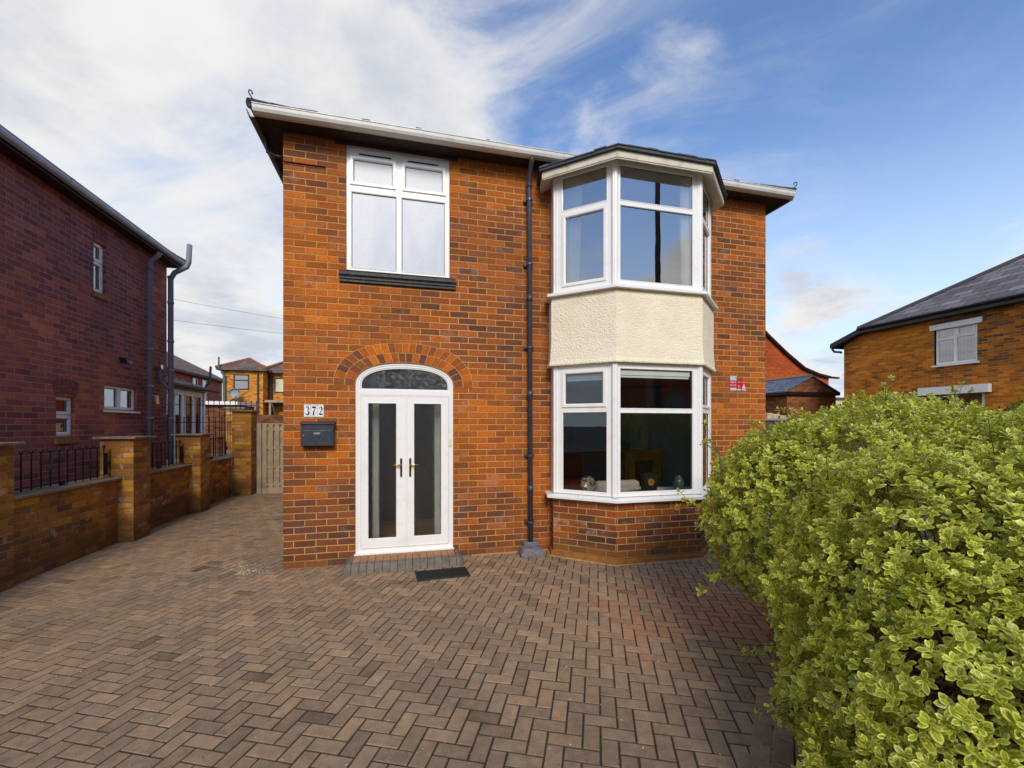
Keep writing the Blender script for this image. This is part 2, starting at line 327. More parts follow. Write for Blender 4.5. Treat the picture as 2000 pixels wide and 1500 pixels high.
# ------------------------------------------------------------------ mesh helpers
OFF = {}
class Fr:   # a local frame on a wall: u along t, v up, w outwards
    def __init__(s, o, t, n=None):
        s.o = Vector(o); s.t = Vector((t[0], t[1], 0)).normalized()
        s.n = Vector((s.t.y, -s.t.x, 0)) if n is None else Vector((n[0], n[1], 0)).normalized()
    def __call__(s, u, v, w=0.): return s.o + s.t*u + s.n*w + Vector((0, 0, v))
ID = lambda x, y, z=0.: Vector((x, y, z))
class MB:
    def __init__(s): s.v = []; s.f = []; s.mi = []; s.uv = []
    def face(s, pts, mi=0, uvs=None):
        i = len(s.v); s.v += [tuple(p) for p in pts]; s.f.append(tuple(range(i, i+len(pts)))); s.mi.append(mi); s.uv.append(uvs)
        return s
    def box(s, a, b, F=ID, mi=0, skip=''):
        (x0, y0, z0), (x1, y1, z1) = a, b
        P = [F(x, y, z) for x in (x0, x1) for y in (y0, y1) for z in (z0, z1)]
        fs = {'x': (0, 1, 3, 2), 'X': (4, 6, 7, 5), 'y': (0, 4, 5, 1), 'Y': (2, 3, 7, 6), 'z': (0, 2, 6, 4), 'Z': (1, 5, 7, 3)}
        for k, q in fs.items():
            if k not in skip: s.face([P[i] for i in q], mi)
        return s
    def prism(s, poly, c0, c1, F, mi=0, caps=(1, 1)):   # poly in (a,b); F(a,b,c)
        n = len(poly)
        A = [F(p[0], p[1], c0) for p in poly]; B = [F(p[0], p[1], c1) for p in poly]
        if caps[0]: s.face(A[::-1], mi)
        if caps[1]: s.face(B, mi)
        for i in range(n):
            k = (i+1) % n; s.face([A[i], A[k], B[k], B[i]], mi)
        return s
    def tube(s, path, r, n=10, mi=0, caps=True):
        path = [Vector(p) for p in path]; rs = r if hasattr(r, '__len__') else [r]*len(path)
        rings = []
        up = None
        for i, p in enumerate(path):
            a = path[max(i-1, 0)]; b = path[min(i+1, len(path)-1)]; dd_ = (b-a).normalized()
            if up is None: up = Vector((0, 0, 1)) if abs(dd_.z) < .9 else Vector((1, 0, 0))
            sx = dd_.cross(up).normalized(); up = sx.cross(dd_).normalized()
            rings.append([p+(sx*math.cos(2*math.pi*k/n)+up*math.sin(2*math.pi*k/n))*rs[i] for k in range(n)])
        i0 = len(s.v)
        for rg in rings: s.v += [tuple(q) for q in rg]
        for i in range(len(rings)-1):
            for k in range(n):
                k2 = (k+1) % n
                s.f.append((i0+i*n+k, i0+i*n+k2, i0+(i+1)*n+k2, i0+(i+1)*n+k)); s.mi.append(mi); s.uv.append(None)
        if caps:
            s.f.append(tuple(i0+k for k in range(n))[::-1]); s.mi.append(mi); s.uv.append(None)
            s.f.append(tuple(i0+(len(rings)-1)*n+k for k in range(n))); s.mi.append(mi); s.uv.append(None)
        return s
    def lathe(s, prof, c, n=24, mi=0, F=None):
        c = Vector(c); i0 = len(s.v)
        for r_, z_ in prof:
            for k in range(n):
                a = 2*math.pi*k/n; q = Vector((r_*math.cos(a), r_*math.sin(a), z_))
                s.v.append(tuple(c+(q if F is None else F(q))))
        for i in range(len(prof)-1):
            for k in range(n):
                k2 = (k+1) % n; s.f.append((i0+i*n+k, i0+i*n+k2, i0+(i+1)*n+k2, i0+(i+1)*n+k)); s.mi.append(mi); s.uv.append(None)
        s.f.append(tuple(i0+k for k in range(n))[::-1]); s.mi.append(mi); s.uv.append(None)
        s.f.append(tuple(i0+(len(prof)-1)*n+k for k in range(n))); s.mi.append(mi); s.uv.append(None)
        return s
    def loops(s, loops3, mi=0, close=True):   # quads between successive closed loops of points
        for A, B in zip(loops3, loops3[1:]):
            n = len(A)
            for i in range(n if close else n-1):
                k = (i+1) % n; s.face([A[i], A[k], B[k], B[i]], mi)
        return s
    def build(s, name, mats, parent=None, smooth=False, bevel=0, weld=True):
        off = OFF.get(parent.name, Vector((0, 0, 0))) if parent else Vector((0, 0, 0))
        me = bpy.data.meshes.new(name)
        V = np.array(s.v, dtype=np.float64)
        me.from_pydata([tuple(q) for q in (V-np.array(off))], [], s.f)
        uvl = me.uv_layers.new(name='UVMap'); data = np.zeros((len(me.loops), 2), dtype=np.float32); li = 0
        for fi, f in enumerate(s.f):
            pts = [Vector(s.v[i]) for i in f]
            if s.uv[fi]:
                for q in s.uv[fi]: data[li] = q; li += 1
                continue
            n = Vector((0, 0, 0))
            for i in range(len(pts)):
                a, b = pts[i], pts[(i+1) % len(pts)]; n += Vector(((a.y-b.y)*(a.z+b.z), (a.z-b.z)*(a.x+b.x), (a.x-b.x)*(a.y+b.y)))
            if n.length < 1e-12: n = Vector((0, 0, 1))
            n.normalize()
            if abs(n.z) > .97: t_, u_ = Vector((1, 0, 0)), Vector((0, 1, 0))
            else:
                t_ = Vector((-n.y, n.x, 0)).normalized(); u_ = n.cross(t_)
                if u_.z < 0: u_ = -u_
                if abs(t_.x) > abs(t_.y):
                    if t_.x < 0: t_ = -t_
                elif t_.y < 0: t_ = -t_
            for q in pts: data[li] = (q.dot(t_), q.dot(u_)); li += 1
        uvl.data.foreach_set('uv', data.ravel())
        if not hasattr(mats, '__len__'): mats = [mats]
        for m_ in mats: me.materials.append(m_)
        me.polygons.foreach_set('material_index', s.mi)
        if smooth: me.polygons.foreach_set('use_smooth', [True]*len(me.polygons))
        me.update()
        o = bpy.data.objects.new(name, me); col.objects.link(o)
        if parent: o.parent = parent
        OFF[o.name] = off
        if weld:
            wm = o.modifiers.new('weld', 'WELD'); wm.merge_threshold = .00005
        if bevel:
            bm_ = o.modifiers.new('bevel', 'BEVEL'); bm_.width = bevel; bm_.segments = 2; bm_.limit_method = 'ANGLE'; bm_.angle_limit = R(35)
        return o
def thing(name, loc, label, cat, group=None):
    o = bpy.data.objects.new(name, None); col.objects.link(o); o.location = loc; o.empty_display_size = .2
    OFF[o.name] = Vector(loc); tag(o, label, cat, group); return o
def tag(o, label=None, cat=None, group=None, kind=None):
    if label: o['label'] = label
    if cat: o['category'] = cat
    if group: o['group'] = group
    if kind: o['kind'] = kind
    return o
def own(o):   # make a one-mesh thing
    return o
def offs(pts, dlt, closed=True):   # inset a CCW loop by dlt with mitres
    out = []; n = len(pts)
    for i in range(n):
        a = pts[(i-1) % n] if closed or i > 0 else None; b = pts[i]; c = pts[(i+1) % n] if closed or i < n-1 else None
        def nr(p, q):
            x, y = q[0]-p[0], q[1]-p[1]; l = math.hypot(x, y); return (-y/l, x/l)
        if a is None: m1 = nr(b, c); out.append((b[0]+m1[0]*dlt, b[1]+m1[1]*dlt)); continue
        if c is None: m1 = nr(a, b); out.append((b[0]+m1[0]*dlt, b[1]+m1[1]*dlt)); continue
        n1, n2 = nr(a, b), nr(b, c); mx_, my_ = n1[0]+n2[0], n1[1]+n2[1]; k = dlt/max(.3, (1+n1[0]*n2[0]+n1[1]*n2[1]))
        out.append((b[0]+mx_*k, b[1]+my_*k))
    return out
def rect(u0, v0, u1, v1): return [(u0, v0), (u1, v0), (u1, v1), (u0, v1)]
def prof_ring(mb, F, loop, prof, mi=0):   # profile = (inset, w) swept round a loop
    mb.loops([[F(p[0], p[1], w_) for p in offs(loop, i_)] for i_, w_ in prof], mi); return mb
def plate(mb, F, r, holes, w0, depth=.06, mi=0, sides=True):   # flat plate with rectangular holes, reveals going back
    us = sorted({r[0], r[2], *[q for h_ in holes for q in (h_[0], h_[2])]}); vs = sorted({r[1], r[3], *[q for h_ in holes for q in (h_[1], h_[3])]})
    for a, b in zip(us, us[1:]):
        for c, d_ in zip(vs, vs[1:]):
            mu, mv = (a+b)/2, (c+d_)/2
            if any(h_[0] < mu < h_[2] and h_[1] < mv < h_[3] for h_ in holes): continue
            mb.face([F(a, c, w0), F(b, c, w0), F(b, d_, w0), F(a, d_, w0)], mi)
    if depth:
        for h_ in list(holes)+([r] if sides else []):
            q = rect(*h_)
            for i in range(4):
                a, b = q[i], q[(i+1) % 4]; mb.face([F(*a, w0), F(*b, w0), F(*b, w0-depth), F(*a, w0-depth)], mi)
    return mb
SASH = [(0, 0), (0, .012), (.004, .017), (.034, .017), (.044, .010), (.050, -.012), (.050, -.02)]
BEAD = [(0, 0), (.001, .004), (.004, .005), (.011, .001), (.015, -.014), (.015, -.02)]
def glazing(parent, F, r, cells, pane_mat, w0=0., name='window_frame', mat_=None, depth=.07, vents=()):
    """uPVC frame on rectangle r; cells = (u0,v0,u1,v1,kind) glass openings; everything is a child of the frame"""
    mat_ = mat_ or M['upvc']; holes = []
    for c in cells:
        e = .050 if c[4] == 's' else .015
        holes.append((c[0]-e+.0005, c[1]-e+.0005, c[2]+e-.0005, c[3]+e-.0005))
    fo = plate(MB(), F, r, holes, w0, depth)
    prof_ring(fo, F, rect(*r), [(0, w0), (.002, w0+.004), (.010, w0+.004), (.012, w0)])
    for c in cells:
        if c[4] != 's': prof_ring(fo, F, rect(c[0]-.015, c[1]-.015, c[2]+.015, c[3]+.015), [(i, w0+x) for i, x in BEAD])
    fo = fo.build(name, mat_, parent)
    host = fo if parent is None or parent.parent is None else parent
    for c in cells:
        if c[4] == 's':
            so_ = prof_ring(MB(), F, rect(c[0]-.05, c[1]-.05, c[2]+.05, c[3]+.05), [(i, w0+x) for i, x in SASH])
            so_.build('sash', mat_, host)
        g = MB().face([F(c[0]-.004, c[1]-.004, w0-.018), F(c[2]+.004, c[1]-.004, w0-.018), F(c[2]+.004, c[3]+.004, w0-.018), F(c[0]-.004, c[3]+.004, w0-.018)])
        g.build('pane', pane_mat, host)
        gk = prof_ring(MB(), F, rect(c[0]-.001, c[1]-.001, c[2]+.001, c[3]+.001), [(0, w0-.012), (.004, w0-.0125), (.005, w0-.018)])
        gk.build('gasket', M['black'], host)
    for a, b, v in vents:
        MB().box((a, v-.008, w0+.003), (b, v+.008, w0+.0065), lambda x, y, z: F(x, y, z)).build('trickle_vent', M['black'], host)
    return fo
FY = lambda x, z, w_=0.: Vector((x, -w_, z))      # house facade frame: u=x, v=z, w towards the camera
def copy_child(o, parent, dloc):
    c = o.copy(); col.objects.link(c); c.parent = parent; c.location = Vector(o.location)+Vector(dloc); return c

# ================================================================== GROUND
def sheet(name, x0, y0, x1, y1, z, m_):
    return tag(MB().face([(x0, y0, z), (x1, y0, z), (x1, y1, z), (x0, y1, z)]).build(name, m_), kind='structure')
sheet('ground', -400, -400, 400, 400, -.06, M['asphalt'])
sheet('side_street', 9.2, -60, 18.2, 120, -.05, M['asphalt'])
sheet('road', -120, -18, 120, -9.6, -.045, M['asphalt'])
tag(MB().box((-120, -9.6, -.2), (9.2, -7.9, -.012)).build('pavement', M['pave'], bevel=.01), kind='structure')
sheet('garden_bed', 3.25, -7.9, 9.2, -1.6, -.011, M['soil'])

def paver_mat():
    m_, t = mat('block paving'); geo = t.new('ShaderNodeNewGeometry'); pos = geo.outputs['Position']; rnd = geo.outputs['Random Per Island']
    wn = t.new('ShaderNodeTexWhiteNoise', noise_dimensions='1D'); t.put(wn.inputs['W'], t.m('MULTIPLY', rnd, 917.))
    r, g, b = t.sep(wn.outputs[1])
    px, py, pz = t.sep(pos)
    c = t.ramp(t.m('ADD', t.m('MULTIPLY', r, .72), t.m('MULTIPLY', t.step(t.noise(pos, .55, 3, .5), .35, .65), .28)),
               [(0, lin((140, 118, 96))), (.3, lin((148, 124, 98))), (.6, lin((156, 130, 101))), (.85, lin((164, 134, 103))), (1, lin((176, 138, 101)))])
    # newer, redder blocks in the middle of the drive
    dd = t.vm('DISTANCE', t.vm('MULTIPLY', pos, (1, 1.15, 0)), (4.35, -2.65, 0), out=1)
    red = t.step(t.m('ADD', dd, t.m('MULTIPLY', t.m('SUBTRACT', t.noise(pos, 1.4, 3, .6), .5), 1.6)), .2, 1.9, 1., 0.)
    c = t.mix(t.step(t.m('ADD', red, t.m('MULTIPLY', t.m('SUBTRACT', g, .5), .9)), .35, .95, 0., .72), c, lin((172, 122, 90)))
    # foreground shading and vignette painted into the colour, darker towards the road
    gy = t.step(t.m('ADD', py, t.m('MULTIPLY', t.m('SUBTRACT', t.noise(pos, .9, 4, .6), .5), 1.8)), -4.5, -2.6, .75, 0.)
    c = t.mix(gy, c, lin((112, 98, 82)))
    fn = t.noise(pos, 210, 4, .7); md = t.noise(pos, 14, 5, .65)
    k = t.m('MULTIPLY', t.step(fn, .25, .75, .58, 1.42), t.m('MULTIPLY', t.step(md, .3, .7, .82, 1.15), t.step(b, 0, 1, .88, 1.1)))
    cc = t.vm('SCALE', c); t.l.new(k, cc.node.inputs[3])
    cc = t.mix(t.step(t.noise(pos, 330, 2, .5), .70, .76, 0., .55), cc, lin((206, 196, 180)))
    cc = t.mix(t.step(t.noise(pos, 5.5, 6, .7), .58, .76, 0., .45), cc, lin((76, 66, 50)))
    cc = t.mix(t.step(pz, -.0035, -.0008, .75, 0.), cc, lin((50, 44, 32)))
    h_ = t.m('ADD', fn, t.m('MULTIPLY', md, .6))
    fin(t, cc, .82, t.bump(h_, .0022), spec=.3); return m_
M['paver'] = paver_mat()
def sand_mat():
    m_, t = mat('joint sand and moss'); pos = t.new('ShaderNodeNewGeometry').outputs['Position']
    c = t.mix(t.step(t.noise(pos, 2.3, 5, .65), .48, .66), lin((54, 46, 34)), lin((66, 66, 34)))
    c = t.mix(t.step(t.noise(pos, 60, 4, .7), .4, .7, 0., .5), c, lin((34, 30, 26)))
    fin(t, c, 1., t.bump(t.noise(pos, 240, 3, .6), .004)); return m_
M['sand'] = sand_mat()

def driveway():
    a = TH + R(11.0); ex = np.array((math.cos(a), -math.sin(a))); ey = np.array((math.sin(a), math.cos(a)))   # block axes
    P = .1; V = []; Fc = []; org = np.array((1.5, -3.0)); cnt = 0
    e0 = np.array((3.80, -3.41)); e1 = np.array((3.20, -3.98)); ed = (e1-e0)/np.linalg.norm(e1-e0); en = np.array((-ed[1], ed[0]))
    if en[0] < 0: en = -en
    def okc(x, y):
        if x < -2.9 or x > 9.15 or y < -7.9 or y > 8: return False
        if x > .12 and x < 7.1 and y > .1: return False
        if 4.1 < x < 5.3 and -.8 < y < .2: return False
        q = np.array((x, y))-e0; s_ = q@ed; t_ = q@en
        if s_ > .05 and t_ > .12 and s_ < 3.1: return False
        if x > 5.4 and y < -1.7: return False
        return True
    def blk(cx, cy, hu, hv, ax, ay):
        nonlocal cnt
        if not okc(cx, cy): return
        g, ch, dz_ = .0029, .0052, .0056
        z = rng.normal(0, .0009); tx, ty = rng.normal(0, .003, 2); r_ = rng.normal(0, .006)
        cr, sr = math.cos(r_), math.sin(r_); i = len(V)
        for ins, zz_ in ((g, -dz_), (g+ch, 0)):
            for su, sv in ((-1, -1), (1, -1), (1, 1), (-1, 1)):
                u, v_ = su*(hu-ins), sv*(hv-ins); u, v_ = u*cr-v_*sr, u*sr+v_*cr
                p = np.array((cx, cy))+ax*u+ay*v_; V.append((p[0], p[1], z+zz_+tx*u+ty*v_))
        Fc.append((i+4, i+5, i+6, i+7))
        for k in range(4): Fc.append((i+k, i+(k+1) % 4, i+4+(k+1) % 4, i+4+k))
        cnt += 1
    for k in range(-110, 111):
        for m_ in range(-60, 61):
            ox, oy = (k+2*m_)*P, (k-2*m_)*P
            if abs(ox) > 12 or abs(oy) > 12: continue
            p = org+ex*(ox+P)-ey*(oy+P/2); blk(p[0], p[1], P, P/2, ex, ey)
            p = org+ex*(ox+P/2)-ey*(oy+2*P); blk(p[0], p[1], P/2, P, ex, ey)
    for s_ in range(0, 16):      # straight border course beside the bed
        p = e0+ed*(s_*.2+.1)+en*.05; blk_ok = okc
        i = len(V); gsave = cnt
        q = p
        for ins, zz_ in ((.0026, -.0052), (.008, 0)):
            for su, sv in ((-1, -1), (1, -1), (1, 1), (-1, 1)):
                pp = q+ed*su*(.1-ins)+en*sv*(.052-ins); V.append((pp[0], pp[1], zz_+.004))
        Fc.append((i+4, i+5, i+6, i+7))
        for k in range(4): Fc.append((i+k, i+(k+1) % 4, i+4+(k+1) % 4, i+4+k))
        for j in range(1, 5):     # plain courses beyond the border
            p = e0+ed*(s_*.2+.1+.1*(j % 2))+en*(.05+.105*j); i = len(V)
            for ins, zz_ in ((.0026, -.0052), (.008, 0)):
                for su, sv in ((-1, -1), (1, -1), (1, 1), (-1, 1)):
                    pp = p+ed*su*(.1-ins)+en*sv*(.052-ins); V.append((pp[0], pp[1], zz_+.003))
            Fc.append((i+4, i+5, i+6, i+7))
            for k in range(4): Fc.append((i+k, i+(k+1) % 4, i+4+(k+1) % 4, i+4+k))
    me = bpy.data.meshes.new('driveway'); me.from_pydata(V, [], Fc); me.materials.append(M['paver'])
    o = bpy.data.objects.new('driveway', me); col.objects.link(o); tag(o, kind='structure')
    sheet('joint_sand', -3, -7.9, 9.2, 9, -.0055, M['sand'])
driveway()

# scattered bits of leaf, petals and moss on the drive
def debris():
    mb = MB()
    for _ in range(520):
        x = random.uniform(-2.4, 4.6); y = random.uniform(-4.4, 4) if random.random() < .4 else random.uniform(-4.3, -.2)
        if x > 0 and y > -.1: continue
        if 3.4 < x < 6 and y > -.95: continue
        r_ = random.uniform(.003, .008); a = random.uniform(0, 6.3)
        mb.face([(x+r_*math.cos(a+q)*(1.5 if i % 2 else .8), y+r_*math.sin(a+q)*(1.5 if i % 2 else .8), .003+.003*(i % 2)) for i, q in enumerate((0, 1.5, 3, 4.6))], random.choice((0, 0, 1, 2)))
    for cx, cy, n in ((-.35, -.02, 60), (-.55, .25, 40)):      # crumbs of pale grit by the house corner
        for _ in range(n):
            x, y = cx+random.gauss(0, .10), cy+random.gauss(0, .07); r_ = random.uniform(.002, .007)
            mb.box((x, y, 0), (x+r_*1.6, y+r_, .005), mi=0)
    for _ in range(260):                                       # moss tufts in the joints near the road
        x = random.uniform(-.6, 3.2); y = random.uniform(-4.6, -3.1); r_ = random.uniform(.003, .008)
        for q in range(4):
            a = random.uniform(0, 6.3); mb.face([(x, y, 0), (x+r_*math.cos(a), y+r_*math.sin(a), .006), (x+r_*math.cos(a+1), y+r_*math.sin(a+1), .004)], 3)
    o = mb.build('leaf_litter', [plain('pale petals', (206, 198, 176), .9), plain('dry leaf bits', (128, 96, 56), .9), plain('yellow leaf bits', (176, 160, 70), .9), plain('moss', (110, 116, 40), 1)], weld=False)
    tag(o, 'tiny pale petals, leaf bits and moss tufts scattered over the paving', 'leaf litter', kind='stuff')
debris()

# ================================================================== MAIN HOUSE
house = thing('brick_house', (0, 0, 0), 'two storey orange brick house with white arched front door and two storey bay window', 'house')
HX1, HYB, HZ = 7.23, 8.0, 5.44
W1 = (.732, 3.758, 2.054, 5.405); DR = (.842, .116, 2.105, 2.609)
# door arch outline (u,v), from right spring over to left spring
def arch(n=28, grow=0., u0=DR[0], u1=DR[2], vs=2.30, vt=DR[3]):
    cx, a, b = (u0+u1)/2, (u1-u0)/2+grow, vt-vs+grow; o = []
    for i in range(n+1):
        th = math.pi*i/n; c_, s_ = math.cos(th), math.sin(th); p = 2/2.35
        o.append((cx+a*math.copysign(abs(c_)**p, c_), vs+b*abs(s_)**p))
    return o
wall = MB()
plate(wall, FY, (0, 0, HX1, HZ), [W1, (DR[0], 0, DR[2], 2.70), (3.56, .70, 5.9, 5.15)], 0., depth=0)
A = arch()
for (a, b) in zip(A, A[1:]):       # brickwork between the arch and its bounding rectangle
    wall.face([FY(b[0], b[1]), FY(a[0], a[1]), FY(a[0], 2.70), FY(b[0], 2.70)])
for q in (W1,):
    L = rect(*q)
    for i in range(4): a, b = L[i], L[(i+1) % 4]; wall.face([FY(*a), FY(*b), FY(*b, -.12), FY(*a, -.12)])
LD = [(DR[0], 0), (DR[0], 2.30)] + A[::-1] + [(DR[2], 0)]
for a, b in zip(LD, LD[1:]): wall.face([FY(*a), FY(*b), FY(*b, -.14), FY(*a, -.14)])
wall.face([(0, 0, 0), (0, HYB, 0), (0, HYB, HZ), (0, 0, HZ)]); wall.face([(HX1, 0, 0), (HX1, HYB, 0), (HX1, HYB, HZ), (HX1, 0, HZ)])
wall.face([(0, HYB, 0), (HX1, HYB, 0), (HX1, HYB, HZ), (0, HYB, HZ)])
wall.build('wall', M['brick'], house)

# double ring of header bricks over the door
def arch_ring():
    mb = MB(); m_in = arch(40, .0); m_out = arch(40, .262)
    for i in range(40): mb.face([FY(*m_in[i], .0025), FY(*m_in[i+1], .0025), FY(*m_out[i+1], .0025), FY(*m_out[i], .0025)], 1)
    for g0, g1 in ((.010, .124), (.136, .254)):
        fine = arch(400, (g0+g1)/2); fi, fo = arch(400, g0), arch(400, g1)
        s_ = [0]
        for a, b in zip(fine, fine[1:]): s_.append(s_[-1]+math.hypot(a[0]-b[0], a[1]-b[1]))
        n = round(s_[-1]/.0870)
        def at(arr, q):
            k = int(np.searchsorted(s_, q)); k = min(max(k, 1), 400); t_ = (q-s_[k-1])/(s_[k]-s_[k-1]); return tuple(arr[k-1][j]+(arr[k][j]-arr[k-1][j])*t_ for j in (0, 1))
        L_ = s_[-1]
        for k in range(n):
            a, b = k*L_/n+.0055+random.uniform(-.001, .001), (k+1)*L_/n-.0055+random.uniform(-.001, .001)
            q = [at(fi, a), at(fi, b), at(fo, b), at(fo, a)]; w_ = .005+random.uniform(0, .0015)
            ins = offs(q, .002)
            mb.face([FY(*p, w_) for p in ins]); mb.loops([[FY(*p, .0025) for p in q], [FY(*p, w_) for p in ins]])
    m_, t = mat('arch bricks'); geo = t.new('ShaderNodeNewGeometry'); r = geo.outputs['Random Per Island']
    c = t.ramp(r, [(p, lin(q)) for p, q in PAL]); cc = t.vm('SCALE', c)
    t.l.new(t.step(t.noise(geo.outputs['Position'], 30, 5, .65), .25, .75, .75, 1.25), cc.node.inputs[3])
    fin(t, cc, .85, t.bump(t.noise(geo.outputs['Position'], 60, 4, .6), .003), spec=.25)
    mb.build('brick_arch', [m_, plain('lime mortar', (196, 150, 90), .95, .2, 12, .002)], house)
arch_ring()

# eaves: soffit, fascia, gutter, roof
EO = .22
mb = MB().box((-EO, -EO, 5.425), (HX1+EO, -.001, 5.44)).box((-EO, 0, 5.425), (-.001, HYB, 5.44)).box((HX1+.001, 0, 5.425), (HX1+EO, HYB, 5.44))
mb.box((-EO, HYB+.001, 5.425), (HX1+EO, HYB+EO, 5.44)); mb.build('soffit', M['soffit'], house)
mb = MB().box((-EO-.022, -EO-.022, 5.418), (HX1+EO+.022, -EO-.001, 5.485)); mb.build('fascia', M['cream'], house, bevel=.003)
MB().box((-EO-.020, -EO, 5.418), (-EO-.001, HYB, 5.485)).build('fascia', M['soffit'], house); MB().box((HX1+EO+.001, -EO, 5.418), (HX1+EO+.02, HYB, 5.485)).build('fascia', M['soffit'], house)
def gutter(p0, p1, out, name, parent, m_, r=.062, drop=.0):
    """ogee-ish gutter swept from p0 to p1; out = outward horizontal unit vector"""
    p0, p1, out = Vector(p0), Vector(p1), Vector(out); prof = [(0, .0), (0, -.060), (.012, -.078), (.045, -.084), (.078, -.070), (.094, -.040), (.098, -.006), (.106, 0), (.106, .008), (.092, .008), (.088, -.004), (.084, -.038), (.07, -.062), (.044, -.074), (.012, -.068), (.006, 0)]
    mb = MB(); A = [p0+out*a+Vector((0, 0, b)) for a, b in prof]; B = [p1+out*a+Vector((0, 0, b)) for a, b in prof]
    n = len(prof)
    for i in range(n): k = (i+1) % n; mb.face([A[i], A[k], B[k], B[i]])
    mb.face(A); mb.face(B)
    dr = (p1-p0).normalized(); L_ = (p1-p0).length; k = 1.9
    while k < L_-.5:    # joint brackets
        c = p0+dr*k
        A = [c-dr*.03+out*(a*1.06)+Vector((0, 0, b*1.07)) for a, b in prof[:9]]; B = [c+dr*.03+out*(a*1.06)+Vector((0, 0, b*1.07)) for a, b in prof[:9]]
        for i in range(8): mb.face([A[i], A[i+1], B[i+1], B[i]])
        k += 1.95
    return mb.build(name, m_, parent)
gutter((-EO-.025, -EO-.023, 5.492), (HX1+EO+.025, -EO-.023, 5.492), (0, -1, 0), 'gutter', house, M['gutter'])
gutter((-EO-.023, -EO+.01, 5.492), (-EO-.023, HYB, 5.492), (-1, 0, 0), 'gutter', house, M['pipe'])
gutter((HX1+EO+.023, -EO+.01, 5.492), (HX1+EO+.023, HYB, 5.492), (1, 0, 0), 'gutter', house, M['pipe'])

def hip_roof(name, parent, x0, x1, y0, y1, ze, tan, m_, ridge_m=None, th=.03, ridge_r=.07):
    hw = min(x1-x0, y1-y0)/2; zr = ze+hw*tan
    if x1-x0 <= y1-y0: r0, r1 = ((x0+x1)/2, y0+hw, zr), ((x0+x1)/2, y1-hw, zr)
    else: r0, r1 = (x0+hw, (y0+y1)/2, zr), (x1-hw, (y0+y1)/2, zr)
    c = [(x0, y0, ze), (x1, y0, ze), (x1, y1, ze), (x0, y1, ze)]
    mb = MB()
    if x1-x0 <= y1-y0: fs = [[c[0], c[1], r0], [c[1], c[2], r1, r0], [c[2], c[3], r1], [c[3], c[0], r0, r1]]; hips = [(c[0], r0), (c[1], r0), (c[2], r1), (c[3], r1), (r0, r1)]
    else: fs = [[c[0], c[1], r1, r0], [c[1], c[2], r1], [c[2], c[3], r0, r1], [c[3], c[0], r0]]; hips = [(c[0], r0), (c[3], r0), (c[1], r1), (c[2], r1), (r0, r1)]
    for f_ in fs: mb.face(f_)
    mb.loops([[Vector(p) for p in c], [Vector(p)-Vector((0, 0, th)) for p in c]])
    mb.face([Vector(p)-Vector((0, 0, th)) for p in c])
    o = mb.build(name, m_, parent)
    if ridge_m:
        rb = MB()
        for a, b in hips:
            a, b = Vector(a), Vector(b); L_ = (b-a).length; k = 0; dr = (b-a)/L_
            while k < L_:
                e = min(k+.30, L_); rb.tube([a+dr*k, a+dr*(e-.012)], [ridge_r, ridge_r*.92], 10); k += .30
        rb.build('ridge_tiles', ridge_m, o, smooth=False)
    return o
M['hip_tile'] = plain('slate grey hip tiles', (62, 60, 62), .8, .2, 10, .003, dirt=((104, 90, 60), 9, .5))
hip_roof('roof', house, -EO-.07, HX1+EO+.07, -EO-.07, HYB+EO+.07, 5.515, .60, M['slate'], M['hip_tile'], ridge_r=.055)
# hooked hip irons at the two front corners
def hip_iron(x, sx):
    pts = []; c0 = Vector((x, -EO-.05, 5.545)); dr = Vector((sx, -1, 0)).normalized()
    pts += [c0-dr*.14+Vector((0, 0, .08)), c0, c0+dr*.05+Vector((0, 0, .03)), c0+dr*.08+Vector((0, 0, .06))]
    for k in range(9):
        a = -.3+k*.55; rr = .026*(1-k*.05); pts.append(c0+dr*(.058+rr*math.cos(a))+Vector((0, 0, .085+rr*math.sin(a))))
    MB().tube(pts, .007, 8).build('hip_iron', M['iron'], house, smooth=True)
hip_iron(-EO, -1); hip_iron(HX1+EO, 1)
# lifted felt/slate fragments along the eaves
for x, l in ((.95, .10), (1.6, .07), (2.5, .05), (6.35, .09), (6.9, .05), (-.1, .12), (.25, .2)):
    MB().box((x, -EO-.09, 5.518), (x+l, -EO+.05, 5.536+random.uniform(0, .008))).build('slate_edge', M['lead'], house)

# upper left window with its head beam and black sill
MB().box((.60, -.012, 5.375), (2.16, -.001, 5.424), lambda x, y, z: Vector((x, y, z))).build('lintel', plain('dark painted lintel', (62, 50, 42), .8, .2, 8, .002), house)
FW = lambda x, z, w_=0.: Vector((x, .035-w_, z))
lo, hi = 3.805, 5.40
glazing(house, FW, W1, [(.825, 4.945, 1.302, 5.225, 's'), (1.475, 4.945, 1.955, 5.225, 's'), (.800, 3.832, 1.350, 4.800, 'f'), (1.428, 3.832, 1.985, 4.800, 'f')], M['frosted'], 0., 'window',
        vents=((.885, 1.29, 5.300), (1.50, 1.90, 5.300)))
sill = MB(); sp = [(0, 3.758), (-.055, 3.75), (-.075, 3.735), (-.075, 3.70), (-.060, 3.690), (-.052, 3.675), (-.052, 3.655), (-.035, 3.645), (-.035, 3.62), (0, 3.61)]
sill.prism([(y, z) for y, z in sp], .655, 2.13, lambda a, b, c: Vector((c, a, b))); sill.build('window_sill', M['black_sill'], house)
MB().box((W1[0]-.002, -.05, 3.758), (W1[2]+.002, .03, 3.764)).build('window_sill', M['black_sill'], house)

